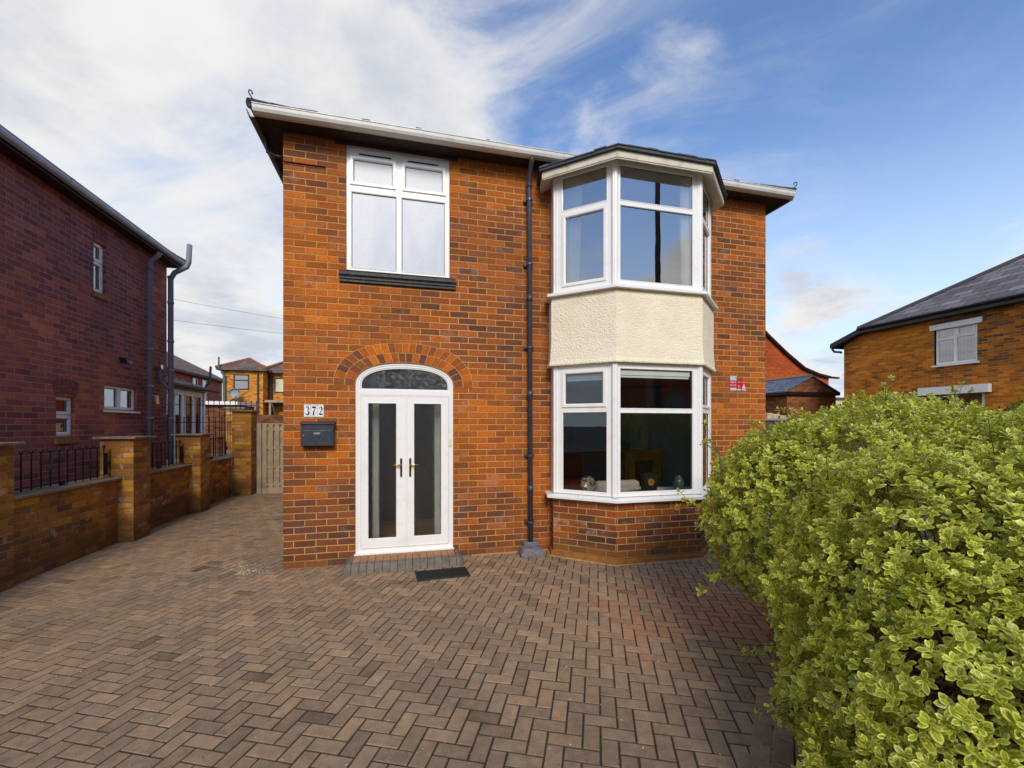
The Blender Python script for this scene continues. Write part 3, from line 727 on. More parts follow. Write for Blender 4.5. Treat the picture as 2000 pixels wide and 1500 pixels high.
# front door
FD = lambda x, z, w_=0.: Vector((x, .03-w_, z))
door = MB()
outl = [(DR[0], DR[1]), (DR[2], DR[1])] + arch(28)          # CCW loop seen from the front
prof_ring(door, FD, outl, [(0, -.06), (0, .004), (.006, .012), (.030, .012), (.036, .004), (.058, .004), (.066, -.004), (.068, -.06)])
TB = (2.200, 2.252)
door.box((DR[0]+.058, TB[0]-.02, -.05), (DR[2]-.058, TB[1]-.012, .006), FD).box((DR[0]+.058, TB[1]-.012, -.05), (DR[2]-.058, TB[1], 0.002), FD)
door.box((DR[0]-.012, DR[1]-.035, -.05), (DR[2]+.006, DR[1]+.008, .045), FD)
door = door.build('front_door', M['upvc'], house)
# fanlight
fa = [p for p in arch(28, -.068) if p[1] > TB[1]+.002]
fl = [(fa[-1][0], TB[1]+.001), (fa[0][0], TB[1]+.001)] + fa
MB().face([FD(*p, -.018) for p in fl]).build('fanlight', M['obscure_fan'], door)
mb = MB(); prof_ring(mb, FD, fl, [(-.002, .002), (.008, .001), (.012, -.018)]); mb.build('fanlight_bead', M['upvc'], door)
mb = MB(); prof_ring(mb, FD, offs(fl, .010), [(0, -.013), (.004, -.0135), (.005, -.018)]); mb.build('gasket', M['black'], door)
for (a, b, g0, g1) in ((DR[0]+.066, 1.472, 1.007, 1.349), (1.476, DR[2]-.066, 1.588, 1.934)):
    z0, z1 = DR[1]+.066, TB[0]-.024
    lf = MB(); hole = (g0-.016, .312-.016, g1+.016, 2.066+.016)
    plate(lf, FD, (a, z0, b, z1), [hole], .016, .05)
    prof_ring(lf, FD, rect(a, z0, b, z1), [(0, .004), (0, .016), (.004, .020), (.012, .020), (.016, .016)])
    prof_ring(lf, FD, rect(*hole), [(i, .016+x) for i, x in BEAD])
    lf.build('door_leaf', M['upvc'], door)
    MB().face([FD(g0-.003, .309, -.002), FD(g1+.003, .309, -.002), FD(g1+.003, 2.069, -.002), FD(g0-.003, 2.069, -.002)]).build('door_pane', M['obscure'], door)
    mb = MB(); prof_ring(mb, FD, rect(g0-.001, .311, g1+.001, 2.067), [(0, .004), (.004, .003), (.005, -.002)]); mb.build('gasket', M['black'], door)
MB().box((1.469, DR[1]+.066, .018), (1.492, TB[0]-.024, .030), FD).build('meeting_stile', M['upvc'], door, bevel=.004)
for hx, sx in ((1.416, -1), (1.533, 1)):
    h_ = MB(); pts = [(hx-.014, 1.11), (hx+.014, 1.11), (hx+.014, 1.34), (hx-.014, 1.34)]
    h_.prism([(hx+.014*math.cos(a), (1.335 if math.sin(a) >= 0 else 1.115)+.014*math.sin(a)) for a in np.linspace(0, 2*math.pi, 21)[:-1]], .016, .026, FD)
    h_.build('handle_plate', plain('aged brass plate', (70, 56, 30), .35, .2, 10, metal=.6), door, bevel=.002)
    MB().tube([FD(hx, 1.262, .02), FD(hx, 1.262, .062), FD(hx+sx*.02, 1.262, .070), FD(hx+sx*.06, 1.266, .068), FD(hx+sx*.115, 1.258, .066)], [.012, .012, .012, .0115, .010], 10).build('handle', M['brass'], door, smooth=True)
    MB().lathe([(.008, 0), (.008, .012), (.006, .014)], (0, 0, 0), 12, F=lambda q, hx=hx: FD(hx+q.x, 1.15+q.y, .024+q.z)).build('lock_cylinder', M['brass'], door)
MB().box((2.052, 1.50, .012), (2.078, 1.60, .022), FD).build('door_sensor', plain('yellowed plastic', (224, 206, 160), .5), door, bevel=.003)

# hall behind the door
hall = MB()
hy0, hy1 = .13, 1.9
for f_ in ([(.3, hy0, .12), (2.7, hy0, .12), (2.7, hy1, .12), (.3, hy1, .12)],): hall.face(f_, 0)
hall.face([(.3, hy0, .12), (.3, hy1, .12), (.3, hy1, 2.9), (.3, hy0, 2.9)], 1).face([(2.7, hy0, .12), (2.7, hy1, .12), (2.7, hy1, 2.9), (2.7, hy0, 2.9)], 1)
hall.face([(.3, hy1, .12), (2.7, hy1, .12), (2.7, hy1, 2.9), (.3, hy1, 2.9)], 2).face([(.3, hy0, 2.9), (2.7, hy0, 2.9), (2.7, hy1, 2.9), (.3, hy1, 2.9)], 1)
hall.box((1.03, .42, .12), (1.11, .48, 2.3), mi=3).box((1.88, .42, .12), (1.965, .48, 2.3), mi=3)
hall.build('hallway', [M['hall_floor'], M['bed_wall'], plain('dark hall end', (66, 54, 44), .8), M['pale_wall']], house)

# rusty angle and bracket at the upper left corner
MB().box((.005, -.022, 5.050), (.49, -.001, 5.056)).box((.005, -.004, 5.024), (.49, -.001, 5.050)).build('angle_iron', M['rust'], house)
MB().tube([(-.22, .12, 5.40), (-.20, .1, 5.20), (-.10, .06, 5.14), (-.02, .05, 5.13)], .022, 8).build('corner_pipe', M['iron'], house, smooth=True)

# downpipe
dp = MB(); path = [(3.135, -.27, 5.43), (3.135, -.265, 5.38), (3.140, -.20, 5.34), (3.145, -.11, 5.20), (3.150, -.085, 5.12), (3.172, -.085, .11)]
dp.tube(path, .034, 14)
for z in (5.10, 3.52, 2.18, .86): dp.tube([(3.172-.022*(z-.1)/5, -.085, z), (3.172-.022*(z-.1)/5, -.085, z+.085)], .041, 14)
dp = dp.build('downpipe', M['pipe'], house, smooth=True)
for z in (4.92, 4.02, 2.86, 1.35, .42):
    x = 3.172-.022*(z-.1)/5; MB().tube([(x, -.085, z), (x, -.085, z+.028)], .045, 14).box((x-.068, -.05, z-.005), (x+.068, -.001, z+.033)).build('pipe_clip', M['pipe'], dp)

# ---- bay
BA, BB, BC, BD = (3.440, -.27), (4.078, -.85), (5.330, -.85), (5.970, -.27)
BW0, BW1 = (3.50, 0.), (5.955, 0.)
def bay_loop(g=0.):   # the canted outline with its short returns, pushed outwards by g (ends stay on the wall)
    pts = [BW0, BA, BB, BC, BD, BW1]; o = offs(pts, -g, closed=False); res = []
    for a, b in ((o[0], o[1]), (o[5], o[4])):
        t_ = (0.-a[1])/(b[1]-a[1]); res.append((a[0]+(b[0]-a[0])*t_, 0.))
    return [res[0], *o[1:5], res[1]]
def bay_band(mb, prof, mi=0, cap=True):     # prof (out, z) swept round the bay
    L_ = [[Vector((x, y, z)) for x, y in bay_loop(g)] for g, z in prof]
    mb.loops(L_, mi, close=False); return mb
def bay_fill(mb, g, z, mi=0):
    mb.face([(x, y, z) for x, y in bay_loop(g)], mi); return mb
bb = bay_band(MB(), [(.0, -.02), (.0, .80)]); bay = bb.build('bay_base', M['bay_brick'], house)
bb = bay_band(MB(), [(.035, -.01), (.035, .055), (.0, .068)]); bb.build('bay_plinth', plain('rendered brick plinth', (150, 96, 44), .9, .25, 9, .004, dirt=((104, 84, 44), 6, .6)), house)
bb = bay_band(MB(), [(.0, 2.602), (.055, 2.590), (.060, 2.605), (.045, 2.66), (.030, 2.9), (.030, 3.44), (.02, 3.53)]); bb.build('rendered_panel', M['render'], house)
def sillb(z, name='bay_sill', zt=.03):
    b_ = bay_band(MB(), [(-.06, z-.004), (.0, z-.010), (.082, z-.022), (.088, z-.028), (.088, z-.060), (.080, z-.064), (-.02, z-.060)]); return b_.build(name, M['upvc'], house)
sillb(.862); sillb(3.592)
def cant(a, b, name):          # frame along one facet of the bay, u from a to b, set back .012
    a, b = Vector((a[0], a[1], 0)), Vector((b[0], b[1], 0)); L_ = (b-a).length; t_ = (b-a)/L_; n = Vector((t_.y, -t_.x, 0))
    return (lambda u, v, w_=0.: a+t_*u+n*(w_-.012)+Vector((0, 0, v))), L_
def post(mb, c, z0, z1):
    mb.tube([(c[0], c[1], z0), (c[0], c[1], z1)], .036, 12)
for lvl, (z0, z1) in enumerate(((.862, 2.600), (3.592, 5.20))):
    for c in (BB, BC):
        post_ = MB().tube([(c[0], c[1]+.020, z0), (c[0], c[1]+.020, z1)], .036, 12).build('corner_post', M['upvc'], house)
        tr_ = MB()
        for off_ in (-.030, 0, .030): tr_.tube([(c[0]+off_, c[1]+.012-(.010 if off_ == 0 else .0), z0), (c[0]+off_, c[1]+.012-(.010 if off_ == 0 else .0), z1)], .012, 8)
        tr_.build('post_trim', M['upvc'], post_)
    for (a, b, nm) in ((BA, BB, 'l'), (BB, BC, 'f'), (BC, BD, 'r')):
        F_, L_ = cant(a, b, nm)
        pm = M['glass'] if lvl else M['low_glass']
        if nm == 'f':
            r = (.012, z0, L_-.012, z1)
            cells = [(.075, .925, 1.135, 1.940, 'f'), (.075, 2.008, 1.135, 2.510, 'f')] if lvl == 0 else [(.075, 3.662, 1.135, 4.610, 'f'), (.075, 4.690, 1.135, 5.125, 'f')]
            cells = [(c[0], c[1], L_-.075-.04, c[3], c[4]) for c in cells]
        else:
            r = (.002, z0, L_-.012, z1) if nm == 'l' else (.012, z0, L_-.002, z1)
            u0, u1 = (.138, .735) if nm == 'l' else (L_-.735, L_-.138)
            if lvl == 0: cells = [(u0, .915, u1, 1.950, 'f'), (u0+.037, 2.075, u1-.050, 2.470, 's')]
            else: cells = [(u0+.040, 3.710, u1-.045, 4.585, 's'), (u0, 4.705, u1, 5.135, 'f')]
        glazing(house, F_, r, cells, pm, 0., 'bay_window', depth=.06)
    for (a, b) in ((BW0, BA), (BD, BW1)):
        MB().face([(a[0], a[1], z0), (b[0], b[1], z0), (b[0], b[1], z1), (a[0], a[1], z1)]).build('side_return', M['upvc'], house)
    F_, L_ = cant(BA, BB, 'l')
    for u in (.010, .048): MB().tube([F_(u, z0, .004), F_(u, z1, .004)], .011, 8).build('edge_trim', M['upvc'], house)
bb = MB(); bay_fill(bb, -.05, .835).build('window_board', M['upvc'], house)
bb = bay_band(MB(), [(-.11, .83), (-.11, .0)]); bb.build('bay_lining', M['room'], house)
# soffit, fascia and roof of the bay
bb = MB(); bay_fill(bb, .010, 5.212); bb.build('bay_soffit', M['cream'], house)
bb = bay_band(MB(), [(.0, 5.23), (.002, 5.182), (.020, 5.178), (.030, 5.166), (.135, 5.104), (.152, 5.098), (.152, 5.108), (.162, 5.114), (.162, 5.200), (.140, 5.205)]); bb.build('bay_fascia', M['cream'], house)
bb = MB(); lp = bay_loop(.200); lq = bay_loop(.192)
e0 = [Vector((x, y, 5.202)) for x, y in lp]; e1 = [Vector((x, y, 5.250)) for x, y in lq]; top = [Vector((lp[0][0]+.16, 0, 5.40)), Vector((lp[1][0]+.20, -.10, 5.42)), Vector((lp[2][0]+.1, -.22, 5.43)), Vector((lp[3][0]-.1, -.22, 5.43)), Vector((lp[4][0]-.20, -.10, 5.42)), Vector((lp[5][0]-.16, 0, 5.40))]
bb.loops([[Vector((x, y, 5.204)) for x, y in bay_loop(.13)], e0, e1, top], close=False)
bb.face(top)
bb.build('bay_roof', M['lead'], house)
# curled lead and slate edge along the bay roof
mb = MB(); L_ = bay_loop(.206)
for (a, b) in zip(L_, L_[1:]):
    n = int(math.hypot(a[0]-b[0], a[1]-b[1])/.14)
    for i in range(n):
        p, q = [a[0]+(b[0]-a[0])*k/n for k in (i, i+.985)], [a[1]+(b[1]-a[1])*k/n for k in (i, i+.985)]
        z = 5.236+random.uniform(-.004, .008); zz_ = z+.012+random.uniform(0, .008)
        nx, ny = (b[1]-a[1]), -(b[0]-a[0]); l = math.hypot(nx, ny); nx, ny = -nx/l*.12, -ny/l*.12
        P_ = [Vector((p[0], q[0], z)), Vector((p[1], q[1], z)), Vector((p[1]+nx, q[1]+ny, z+.05)), Vector((p[0]+nx, q[0]+ny, z+.05))]
        mb.face(P_); Q_ = [v_+Vector((0, 0, zz_-z)) for v_ in P_]; mb.face(Q_); mb.loops([P_, Q_])
mb.build('bay_roof_slates', M['lead'], house)
# loose sand gathered along the foot of the bay and the house wall
mb = MB(); O_ = bay_loop(.03); pth = []
for a, b in zip(O_, O_[1:]):
    n_ = max(2, int(math.hypot(a[0]-b[0], a[1]-b[1])/.03)); pth += [(a[0]+(b[0]-a[0])*k/n_, a[1]+(b[1]-a[1])*k/n_) for k in range(n_)]
pth = [(2.35+k*.03, .0) for k in range(37)] + pth + [(6.0+k*.03, 0.) for k in range(38)]; ou = offs(pth, -1., closed=False)
for i in range(len(pth)-1):
    q = []
    for p_, o_ in ((pth[i], ou[i]), (pth[i+1], ou[i+1])):
        wv_ = max(.006, .035+.05*mnoise.noise(Vector((p_[0]*3, p_[1]*3, 1)))+.02*mnoise.noise(Vector((p_[0]*17, p_[1]*17, 4)))); dl = Vector((o_[0]-p_[0], o_[1]-p_[1])); dl = dl.normalized() if dl.length > 1e-6 else Vector((0, -1)); q.append((p_, (p_[0]+dl.x*wv_, p_[1]+dl.y*wv_)))
    mb.face([(q[0][0][0], q[0][0][1], .012), (q[1][0][0], q[1][0][1], .012), (q[1][1][0], q[1][1][1], .002), (q[0][1][0], q[0][1][1], .002)])
o = mb.build('loose_sand', plain('pale loose sand', (176, 140, 92), 1, .3, 30, .004)); tag(o, 'pale sand gathered along the foot of the house wall and bay', 'sand', kind='stuff')
# air brick
mb = MB().box((4.60, -.853, .100), (4.82, -.8505, .185))
for k in range(4): mb.box((4.61, -.862, .106+k*.020), (4.81, -.853, .113+k*.020), mi=1)
mb.build('air_brick', [M['black'], plain('terracotta louvre', (140, 108, 92), .9)], house)
# telephone cable down the wall by the bay
MB().tube([(3.42, -.006, 5.3), (3.425, -.006, 3.4), (3.43, -.006, 3.1)], .004, 6).build('cable', plain('tan cable', (140, 110, 70), .7), house)

# rooms seen through the bay
def room(name, x0, x1, y0, y1, z0, z1, mats):
    mb = MB(); mb.face([(x0, y0, z0), (x1, y0, z0), (x1, y1, z0), (x0, y1, z0)], 2).face([(x0, y0, z1), (x1, y0, z1), (x1, y1, z1), (x0, y1, z1)], 3)
    mb.face([(x0, y0, z0), (x0, y1, z0), (x0, y1, z1), (x0, y0, z1)], 0).face([(x1, y0, z0), (x1, y1, z0), (x1, y1, z1), (x1, y0, z1)], 1)
    mb.face([(x0, y1, z0), (x1, y1, z0), (x1, y1, z1), (x0, y1, z1)], 1); mb.build(name, mats, house)
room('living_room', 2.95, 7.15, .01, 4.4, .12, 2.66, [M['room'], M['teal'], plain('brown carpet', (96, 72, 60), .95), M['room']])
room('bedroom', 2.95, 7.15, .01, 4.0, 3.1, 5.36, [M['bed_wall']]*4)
bay_fill(MB(), -.06, 3.56).build('bedroom_bay_floor', M['room_dark'], house)
bay_fill(MB(), -.012, 2.605).build('bay_ceiling', M['blind'], house)
bay_fill(MB(), -.012, 5.205).build('bay_ceiling', M['blind'], house)

def curtain(x0, y0, x1, y1, z0, z1, label, folds=7, gather=.5):
    mb = MB(); N = folds*8; rows = 12; P_ = []
    a, b = Vector((x0, y0, 0)), Vector((x1, y1, 0)); t_ = (b-a); n = Vector((-t_.y, t_.x, 0)).normalized(); ph = random.random()*6
    for j in range(rows+1):
        z = z0+(z1-z0)*j/rows; k = 1-gather*(1-j/rows)*.35
        P_.append([a+t_*(i/N)*k+n*(.022*math.sin(2*math.pi*folds*i/N+ph+.5*math.sin(j*.7)))+Vector((0, 0, z)) for i in range(N+1)])
    for A_, B_ in zip(P_, P_[1:]):
        for i in range(N): mb.face([A_[i], A_[i+1], B_[i+1], B_[i]])
    o = mb.build('curtain', M['curtain'], smooth=True); tag(o, label, 'curtain', 'cream curtains in the upper bay window'); return o
curtain(3.58, -.25, 3.80, -.46, 3.63, 5.16, 'cream curtain gathered at the left side of the upper bay window')
curtain(5.24, -.755, 5.06, -.765, 3.63, 5.14, 'cream curtain hanging at the right end of the upper front bay pane')
def blind(x0, y0, x1, y1, z0, z1, label):
    a, b = Vector((x0, y0, 0)), Vector((x1, y1, 0)); t_ = (b-a).normalized(); n = Vector((t_.y, -t_.x, 0))
    F_ = lambda u, v, w_=0.: a+t_*u+n*w_+Vector((0, 0, v)); L_ = (b-a).length
    o = thing('roller_blind', tuple(a+Vector((0, 0, z0))), label, 'blind', 'white blinds in the lower bay window')
    MB().box((0, z0+.03, 0), (L_, z1, .03), F_).build('headbox', M['blind'], o, bevel=.006); MB().box((.01, z0, .005), (L_-.01, z0+.035, .02), F_).build('bottom_rail', M['blind'], o, bevel=.004)
blind(4.15, -.775, 5.20, -.775, 2.405, 2.505, 'white roller blind rolled up across the wide lower bay window pane')
blind(3.62, -.30, 4.02, -.66, 2.38, 2.47, 'white roller blind rolled up in the narrow left pane of the lower bay')

# things on the window board of the lower bay
prof = [(.03, 0), (.062, .02), (.09, .08), (.100, .14), (.094, .20), (.070, .245), (.045, .258), (.040, .262), (.034, .258)]
v = MB().lathe(prof, (3.86, -.48, .836), 28).build('vase', M['mosaic'], smooth=True); tag(v, 'round cream and red floral vase behind the left pane of the lower bay', 'vase')
v = MB().lathe([(.03, 0), (.058, .03), (.075, .10), (.072, .17), (.05, .22), (.03, .235), (.034, .25)], (5.17, -.60, .836), 24).build('vase', M['dark_mosaic'], smooth=True)
tag(v, 'dark grey patterned vase at the right end of the lower bay sill', 'vase')
ck = thing('mantel_clock', (4.70, -.60, .836), 'black slate mantel clock with a round gold dial on the lower bay sill', 'clock')
cm = plain('black slate', (30, 34, 38), .35, .15, 12)
MB().box((4.555, -.68, .836), (4.845, -.54, .870)).box((4.575, -.67, .870), (4.825, -.55, .90)).box((4.605, -.66, .90), (4.795, -.56, 1.10)).box((4.590, -.665, 1.10), (4.810, -.555, 1.118)).box((4.62, -.65, 1.118), (4.78, -.57, 1.135)).build('clock_case', cm, ck, bevel=.004)
dl = MB().lathe([(.048, 0), (.048, .008), (.044, .012), (.040, .008)], (0, 0, 0), 28, F=lambda q: Vector((4.70+q.x, -.66-q.z, 1.015+q.y))).build('clock_dial', M['gold'], ck)
MB().box((4.698, -.674, 1.015), (4.702, -.672, 1.046)).box((4.700, -.674, 1.013), (4.722, -.672, 1.017)).build('clock_hands', M['black'], dl)
fp = thing('fireplace', (6.6, 2.6, .12), 'orange pine fireplace surround with dark opening inside the lower bay room', 'fireplace')
MB().box((6.16, 2.52, .12), (6.30, 2.72, 1.20)).box((6.80, 2.52, .12), (6.94, 2.72, 1.20)).box((6.30, 2.52, 1.02), (6.80, 2.72, 1.20)).box((6.10, 2.47, 1.20), (7.0, 2.73, 1.25)).build('surround', M['pine'], fp, bevel=.004)
MB().box((6.30, 2.66, .12), (6.80, 2.73, 1.02)).build('hearth_opening', M['black'], fp)
MB().box((6.22, 2.60, 1.26), (7.14, 3.4, 2.6)).build('chimney_breast', M['teal'], fp)
vs_ = MB().lathe([(.06, 0), (.09, .05), (.11, .25), (.10, .42), (.05, .50)], (6.55, 2.56, 1.252), 18).build('white_vase', M['pale_wall'], smooth=True); tag(vs_, 'pale tall ornament on the pine mantelpiece inside the lower bay room', 'ornament')
sf = thing('sofa', (4.6, 3.4, .12), 'dark red sofa against the back wall of the lower bay room', 'sofa')
MB().box((3.9, 3.3, .16), (5.7, 4.2, .55)).build('seat', M['sofa'], sf, bevel=.06); MB().box((3.9, 3.95, .50), (5.7, 4.35, 1.05)).build('backrest', M['sofa'], sf, bevel=.08)
tb = thing('armchair', (5.2, .6, .12), 'cream upholstered armchair just behind the mantel clock', 'armchair')
MB().box((4.45, .30, .20), (5.35, 1.0, .55)).build('seat', M['fabric'], tb, bevel=.05); MB().box((4.30, .18, .16), (5.05, .34, .925)).build('backrest', M['fabric'], tb, bevel=.06)
MB().box((5.02, .2, .2), (5.45, .42, .80)).build('armrest', M['fabric'], tb, bevel=.06)
pc = thing('picture', (5.3, 4.36, 1.3), 'small red framed picture on the dark wall behind the left pane of the lower bay', 'picture')
MB().box((5.15, 4.35, 1.36), (5.62, 4.38, 1.86)).build('picture_frame', M['sofa'], pc); MB().box((5.20, 4.345, 1.41), (5.57, 4.349, 1.81)).build('painting', plain('ochre and brown canvas', (150, 116, 60), .8, .6, 5), pc)

# doorstep
st = thing('doorstep', (1.47, -.2, 0), 'low block paved doorstep with bullnosed grey edge below the white front door', 'step')
sm = MB()
bev = [(-.30, .110), (-.345, .104), (-.375, .080), (-.395, .04), (-.41, 0.)]
n = 14; x0s, x1s = .835, 2.10
for k in range(n):
    a, b = x0s+(x1s-x0s)*k/n+.0022, x0s+(x1s-x0s)*(k+1)/n-.0022
    sm.prism([(-.285, 0), (-.285, .108)]+[(y, z-.001) for y, z in bev], a, b, lambda p, q, c: Vector((c, p, q)))
bm2 = plain('grey kerb block', (112, 104, 92), .9, .22, 18, .004, dirt=((84, 84, 52), 5, .5))
sm.build('bullnose_kerb', bm2, st, bevel=.002)
for sx, xe in ((-1, x0s), (1, x1s)):
    ends = MB()
    fn = lambda p, q, c, sx=sx, xe=xe: Vector((xe+sx*(-p-.30+.0)*1.0, c, q))
    for (ya, yb) in ((-.30, -.15), (-.148, -.003)):
        ends.prism([(-.302, 0), (-.302, .108)]+[(y-.01, z-.001) for y, z in bev], ya, yb, fn)
    # rounded outer corner
    c_ = Vector((xe+sx*.004, -.30, 0)); N_ = 8
    rings = []
    for (y, z) in [(-.30, .109)]+bev[1:]:
        r_ = -(y+.30); rings.append([c_+Vector((sx*r_*math.sin(a), -r_*math.cos(a), z)) for a in np.linspace(0, math.pi/2, N_)])
    ends.loops(rings, close=False)
    ends.build('corner_kerb', bm2, st)
tp = MB()
for k in range(n):
    a, b = x0s+(x1s-x0s)*k/n+.0022, x0s+(x1s-x0s)*(k+1)/n-.0022
    tp.box((a, -.283, .02), (b, -.002, .109))
tp.build('step_paver', plain('terracotta step paver', (166, 120, 84), .85, .22, 9, .002), st, bevel=.002)

# doormat
dm = thing('doormat', (1.88, -.62, 0), 'black rubber doormat lying on the paving beside the doorstep', 'doormat')
rz = R(3); cx, cy = 1.90, -.66
def FM(x, y, z=0.): return Vector((cx+x*math.cos(rz)-y*math.sin(rz), cy+x*math.sin(rz)+y*math.cos(rz), z))
mb = MB().box((-.31, -.16, .003), (.31, .16, .009), FM); prof_ring(mb, lambda x, y, z: FM(x, y, z), rect(-.31, -.16, .31, .16), [(0, .009), (.003, .016), (.022, .016), (.025, .009)])
mb.build('mat_base', M['rubber'], dm)
mb = MB()
for i in range(46):
    x = -.28+i*.56/45; mb.box((x-.0035, -.132, .009), (x+.0035, .132, .0145), FM)
for i in range(7):
    y = -.12+i*.04; mb.box((-.283, y-.003, .009), (.283, y+.003, .0152), FM)
mb.build('ribs', M['rubber'], dm)

# concrete shoe under the downpipe
mb = MB(); P0 = [(2.98, -.30), (3.30, -.33), (3.345, -.05), (3.00, -.03)]; c0 = (3.17, -.15)
lp0 = [Vector((x, y, 0)) for x, y in P0]
def ringz(k, z, j=.012): return [Vector((c0[0]+(x-c0[0])*k+random.uniform(-j, j), c0[1]+(y-c0[1])*k+random.uniform(-j, j), z+random.uniform(-.006, .006))) for x, y in P0]
L1 = [lp0, ringz(1.0, .045), ringz(.90, .085), ringz(.72, .112)]
mb.loops(L1); mb.face(L1[-1]); mb.box((3.06, -.14, .09), (3.28, -.02, .16))
o = mb.build('concrete_block', M['concrete'], bevel=.012); tag(o, 'rough grey concrete block at the foot of the downpipe', 'concrete block')

# letterbox
mbx = thing('letterbox', (.42, -.05, 1.52), 'dark blue wall mounted letterbox under the house number tiles', 'letterbox')
bx0, bx1, bz0, bz1 = .222, .600, 1.530, 1.800
mb = MB(); mb.prism([(-.115, bz0), (-.002, bz0-.012), (-.002, bz1+.03), (-.115, bz1)], bx0, bx1, lambda a, b, c: Vector((c, a, b))); mb.build('box_body', M['navy'], mbx, bevel=.006)
mb = MB(); mb.prism([(-.135, bz1-.004), (-.001, bz1+.030), (-.001, bz1+.036), (-.137, bz1+.004)], bx0-.012, bx1+.012, lambda a, b, c: Vector((c, a, b))); mb.build('lid', M['navy'], mbx, bevel=.002)
FL = lambda x, z, w_=0.: Vector((x, -.115-w_, z))
mb = MB(); mb.box((bx0+.03, 1.722, 0), (bx1-.035, 1.788, .004), FL); mb.build('flap', M['navy'], mbx, bevel=.0015)
mb = MB(); mb.box((bx0+.03, 1.716, 0), (bx1-.035, 1.7195, .0035), FL); mb.build('slot_edge', M['steel'], mbx)
mb = MB(); prof_ring(mb, FL, rect(.372, 1.672, .446, 1.698), [(0, 0), (0, .004), (.004, .004), (.005, .001)]); mb.box((.376, 1.676, 0), (.442, 1.694, .0012), FL, mi=1); mb.build('name_plate', [M['steel'], plain('card', (150, 146, 138), .8)], mbx)
mb = MB().lathe([(.011, 0), (.011, .006), (.008, .008)], (0, 0, 0), 16, F=lambda q: FL(bx0+.032+q.x, 1.658+q.y, q.z)).box((bx0+.030, 1.652, .008), (bx0+.034, 1.664, .009), FL, mi=1); mb.build('lock', [M['steel'], M['black']], mbx)

# house number tiles
nt = thing('house_number', (.35, -.01, 1.89), 'three white glazed tiles reading 372 in blue above the letterbox', 'house number')
F3 = lambda x, z, w_=0.: Vector((x, -w_-.001, z))
def text(s_, x, z, size, w_, m_, parent, name='lettering', sx=1., F=F3, ext=.0006, bold=0., rotx=None):
    cu = bpy.data.curves.new(name, 'FONT'); cu.body = s_; cu.size = size; cu.align_x = 'CENTER'; cu.align_y = 'CENTER'; cu.extrude = ext; cu.offset = bold
    ob = bpy.data.objects.new(name, cu); col.objects.link(ob); dg = bpy.context.evaluated_depsgraph_get(); me = bpy.data.meshes.new_from_object(ob.evaluated_get(dg))
    bpy.data.objects.remove(ob); base = F(x, z, w_)-OFF[parent.name]
    for vv in me.vertices: vv.co = Vector((vv.co.x*sx, -vv.co.z, vv.co.y))
    me.materials.clear(); me.materials.append(m_); o = bpy.data.objects.new(name, me); col.objects.link(o); o.parent = parent; o.location = base; OFF[o.name] = OFF[parent.name]; return o
def strokes(paths, x, z, s_, w_, parent, name, m_, kx=.74):   # digits drawn as swelling serif strokes
    mb = MB()
    for pts, wd in paths:
        P_ = [(x+p[0]*s_*kx, z+p[1]*s_) for p in pts]; n_ = len(P_)
        for i in range(n_-1):
            a, b = P_[i], P_[i+1]; dx_, dy_ = b[0]-a[0], b[1]-a[1]; l = math.hypot(dx_, dy_) or 1; nx, ny = -dy_/l, dx_/l; w0, w1 = wd[i]*s_/2, wd[i+1]*s_/2
            mb.face([F3(a[0]-nx*w0, a[1]-ny*w0, w_), F3(b[0]-nx*w1, b[1]-ny*w1, w_), F3(b[0]+nx*w1, b[1]+ny*w1, w_), F3(a[0]+nx*w0, a[1]+ny*w0, w_)])
            mb.face([F3(b[0]+w1*math.cos(q), b[1]+w1*math.sin(q), w_+.00002) for q in np.linspace(0, 2*math.pi, 9)[:-1]])
    return mb.build(name, m_, parent, weld=False)
def arcp(cx, cy, rx, ry, a0, a1, n=10): return [(cx+rx*math.cos(R(a)), cy+ry*math.sin(R(a))) for a in np.linspace(a0, a1, n)]
d3 = [(arcp(0, .25, .17, .22, 165, -80, 12), [.07, .05, .05, .06, .09, .12, .13, .13, .12, .09, .06, .05]), (arcp(0, -.22, .20, .25, 82, -165, 14), [.05, .06, .09, .12, .14, .15, .15, .14, .12, .09, .06, .06, .09, .10])]
d7 = [([(-.2, .28), (-.2, .42), (.2, .42)], [.05, .10, .14]), ([(-.19, .38), (.19, .38)], [.16, .16]), ([(.19, .38), (.05, .05), (-.04, -.2), (-.05, -.45)], [.05, .10, .14, .17])]
d2 = [(arcp(0, .2, .18, .24, 170, -30, 12), [.12, .07, .05, .05, .07, .09, .12, .13, .14, .13, .12, .10]), ([(.155, .08), (-.05, -.18), (-.19, -.40)], [.10, .07, .05]), ([(-.19, -.40), (0, -.36), (.19, -.41)], [.10, .17, .13]), ([(.19, -.41), (.22, -.24)], [.10, .04])]
for i, dg in enumerate((d3, d7, d2)):
    cx_ = .2765+.0775*i; t_ = MB().box((cx_-.0375, 1.888, 0), (cx_+.0375, 2.045, .009), F3).build('tile', M['white_tile'], nt, bevel=.0015)
    strokes(dg, cx_, 1.9665, .115, .0096, t_, 'digit', M['ink'])
    mb = MB()
    for k in range(18):      # dotted border
        if k < 10: pos = (cx_+(-.030 if k % 2 else .030), 1.901+(k//2)*.0327)
        else: pos = (cx_+(-.018+.0120*((k-10)//2)), 1.8965 if k % 2 else 2.0365)
        mb.face([F3(pos[0]+.0038*math.cos(q), pos[1]+.0038*math.sin(q), .0096) for q in np.linspace(0, 2*math.pi, 7)[:-1]])
    mb.build('border', plain('tile border ink', (92, 96, 92), .3), t_, weld=False)

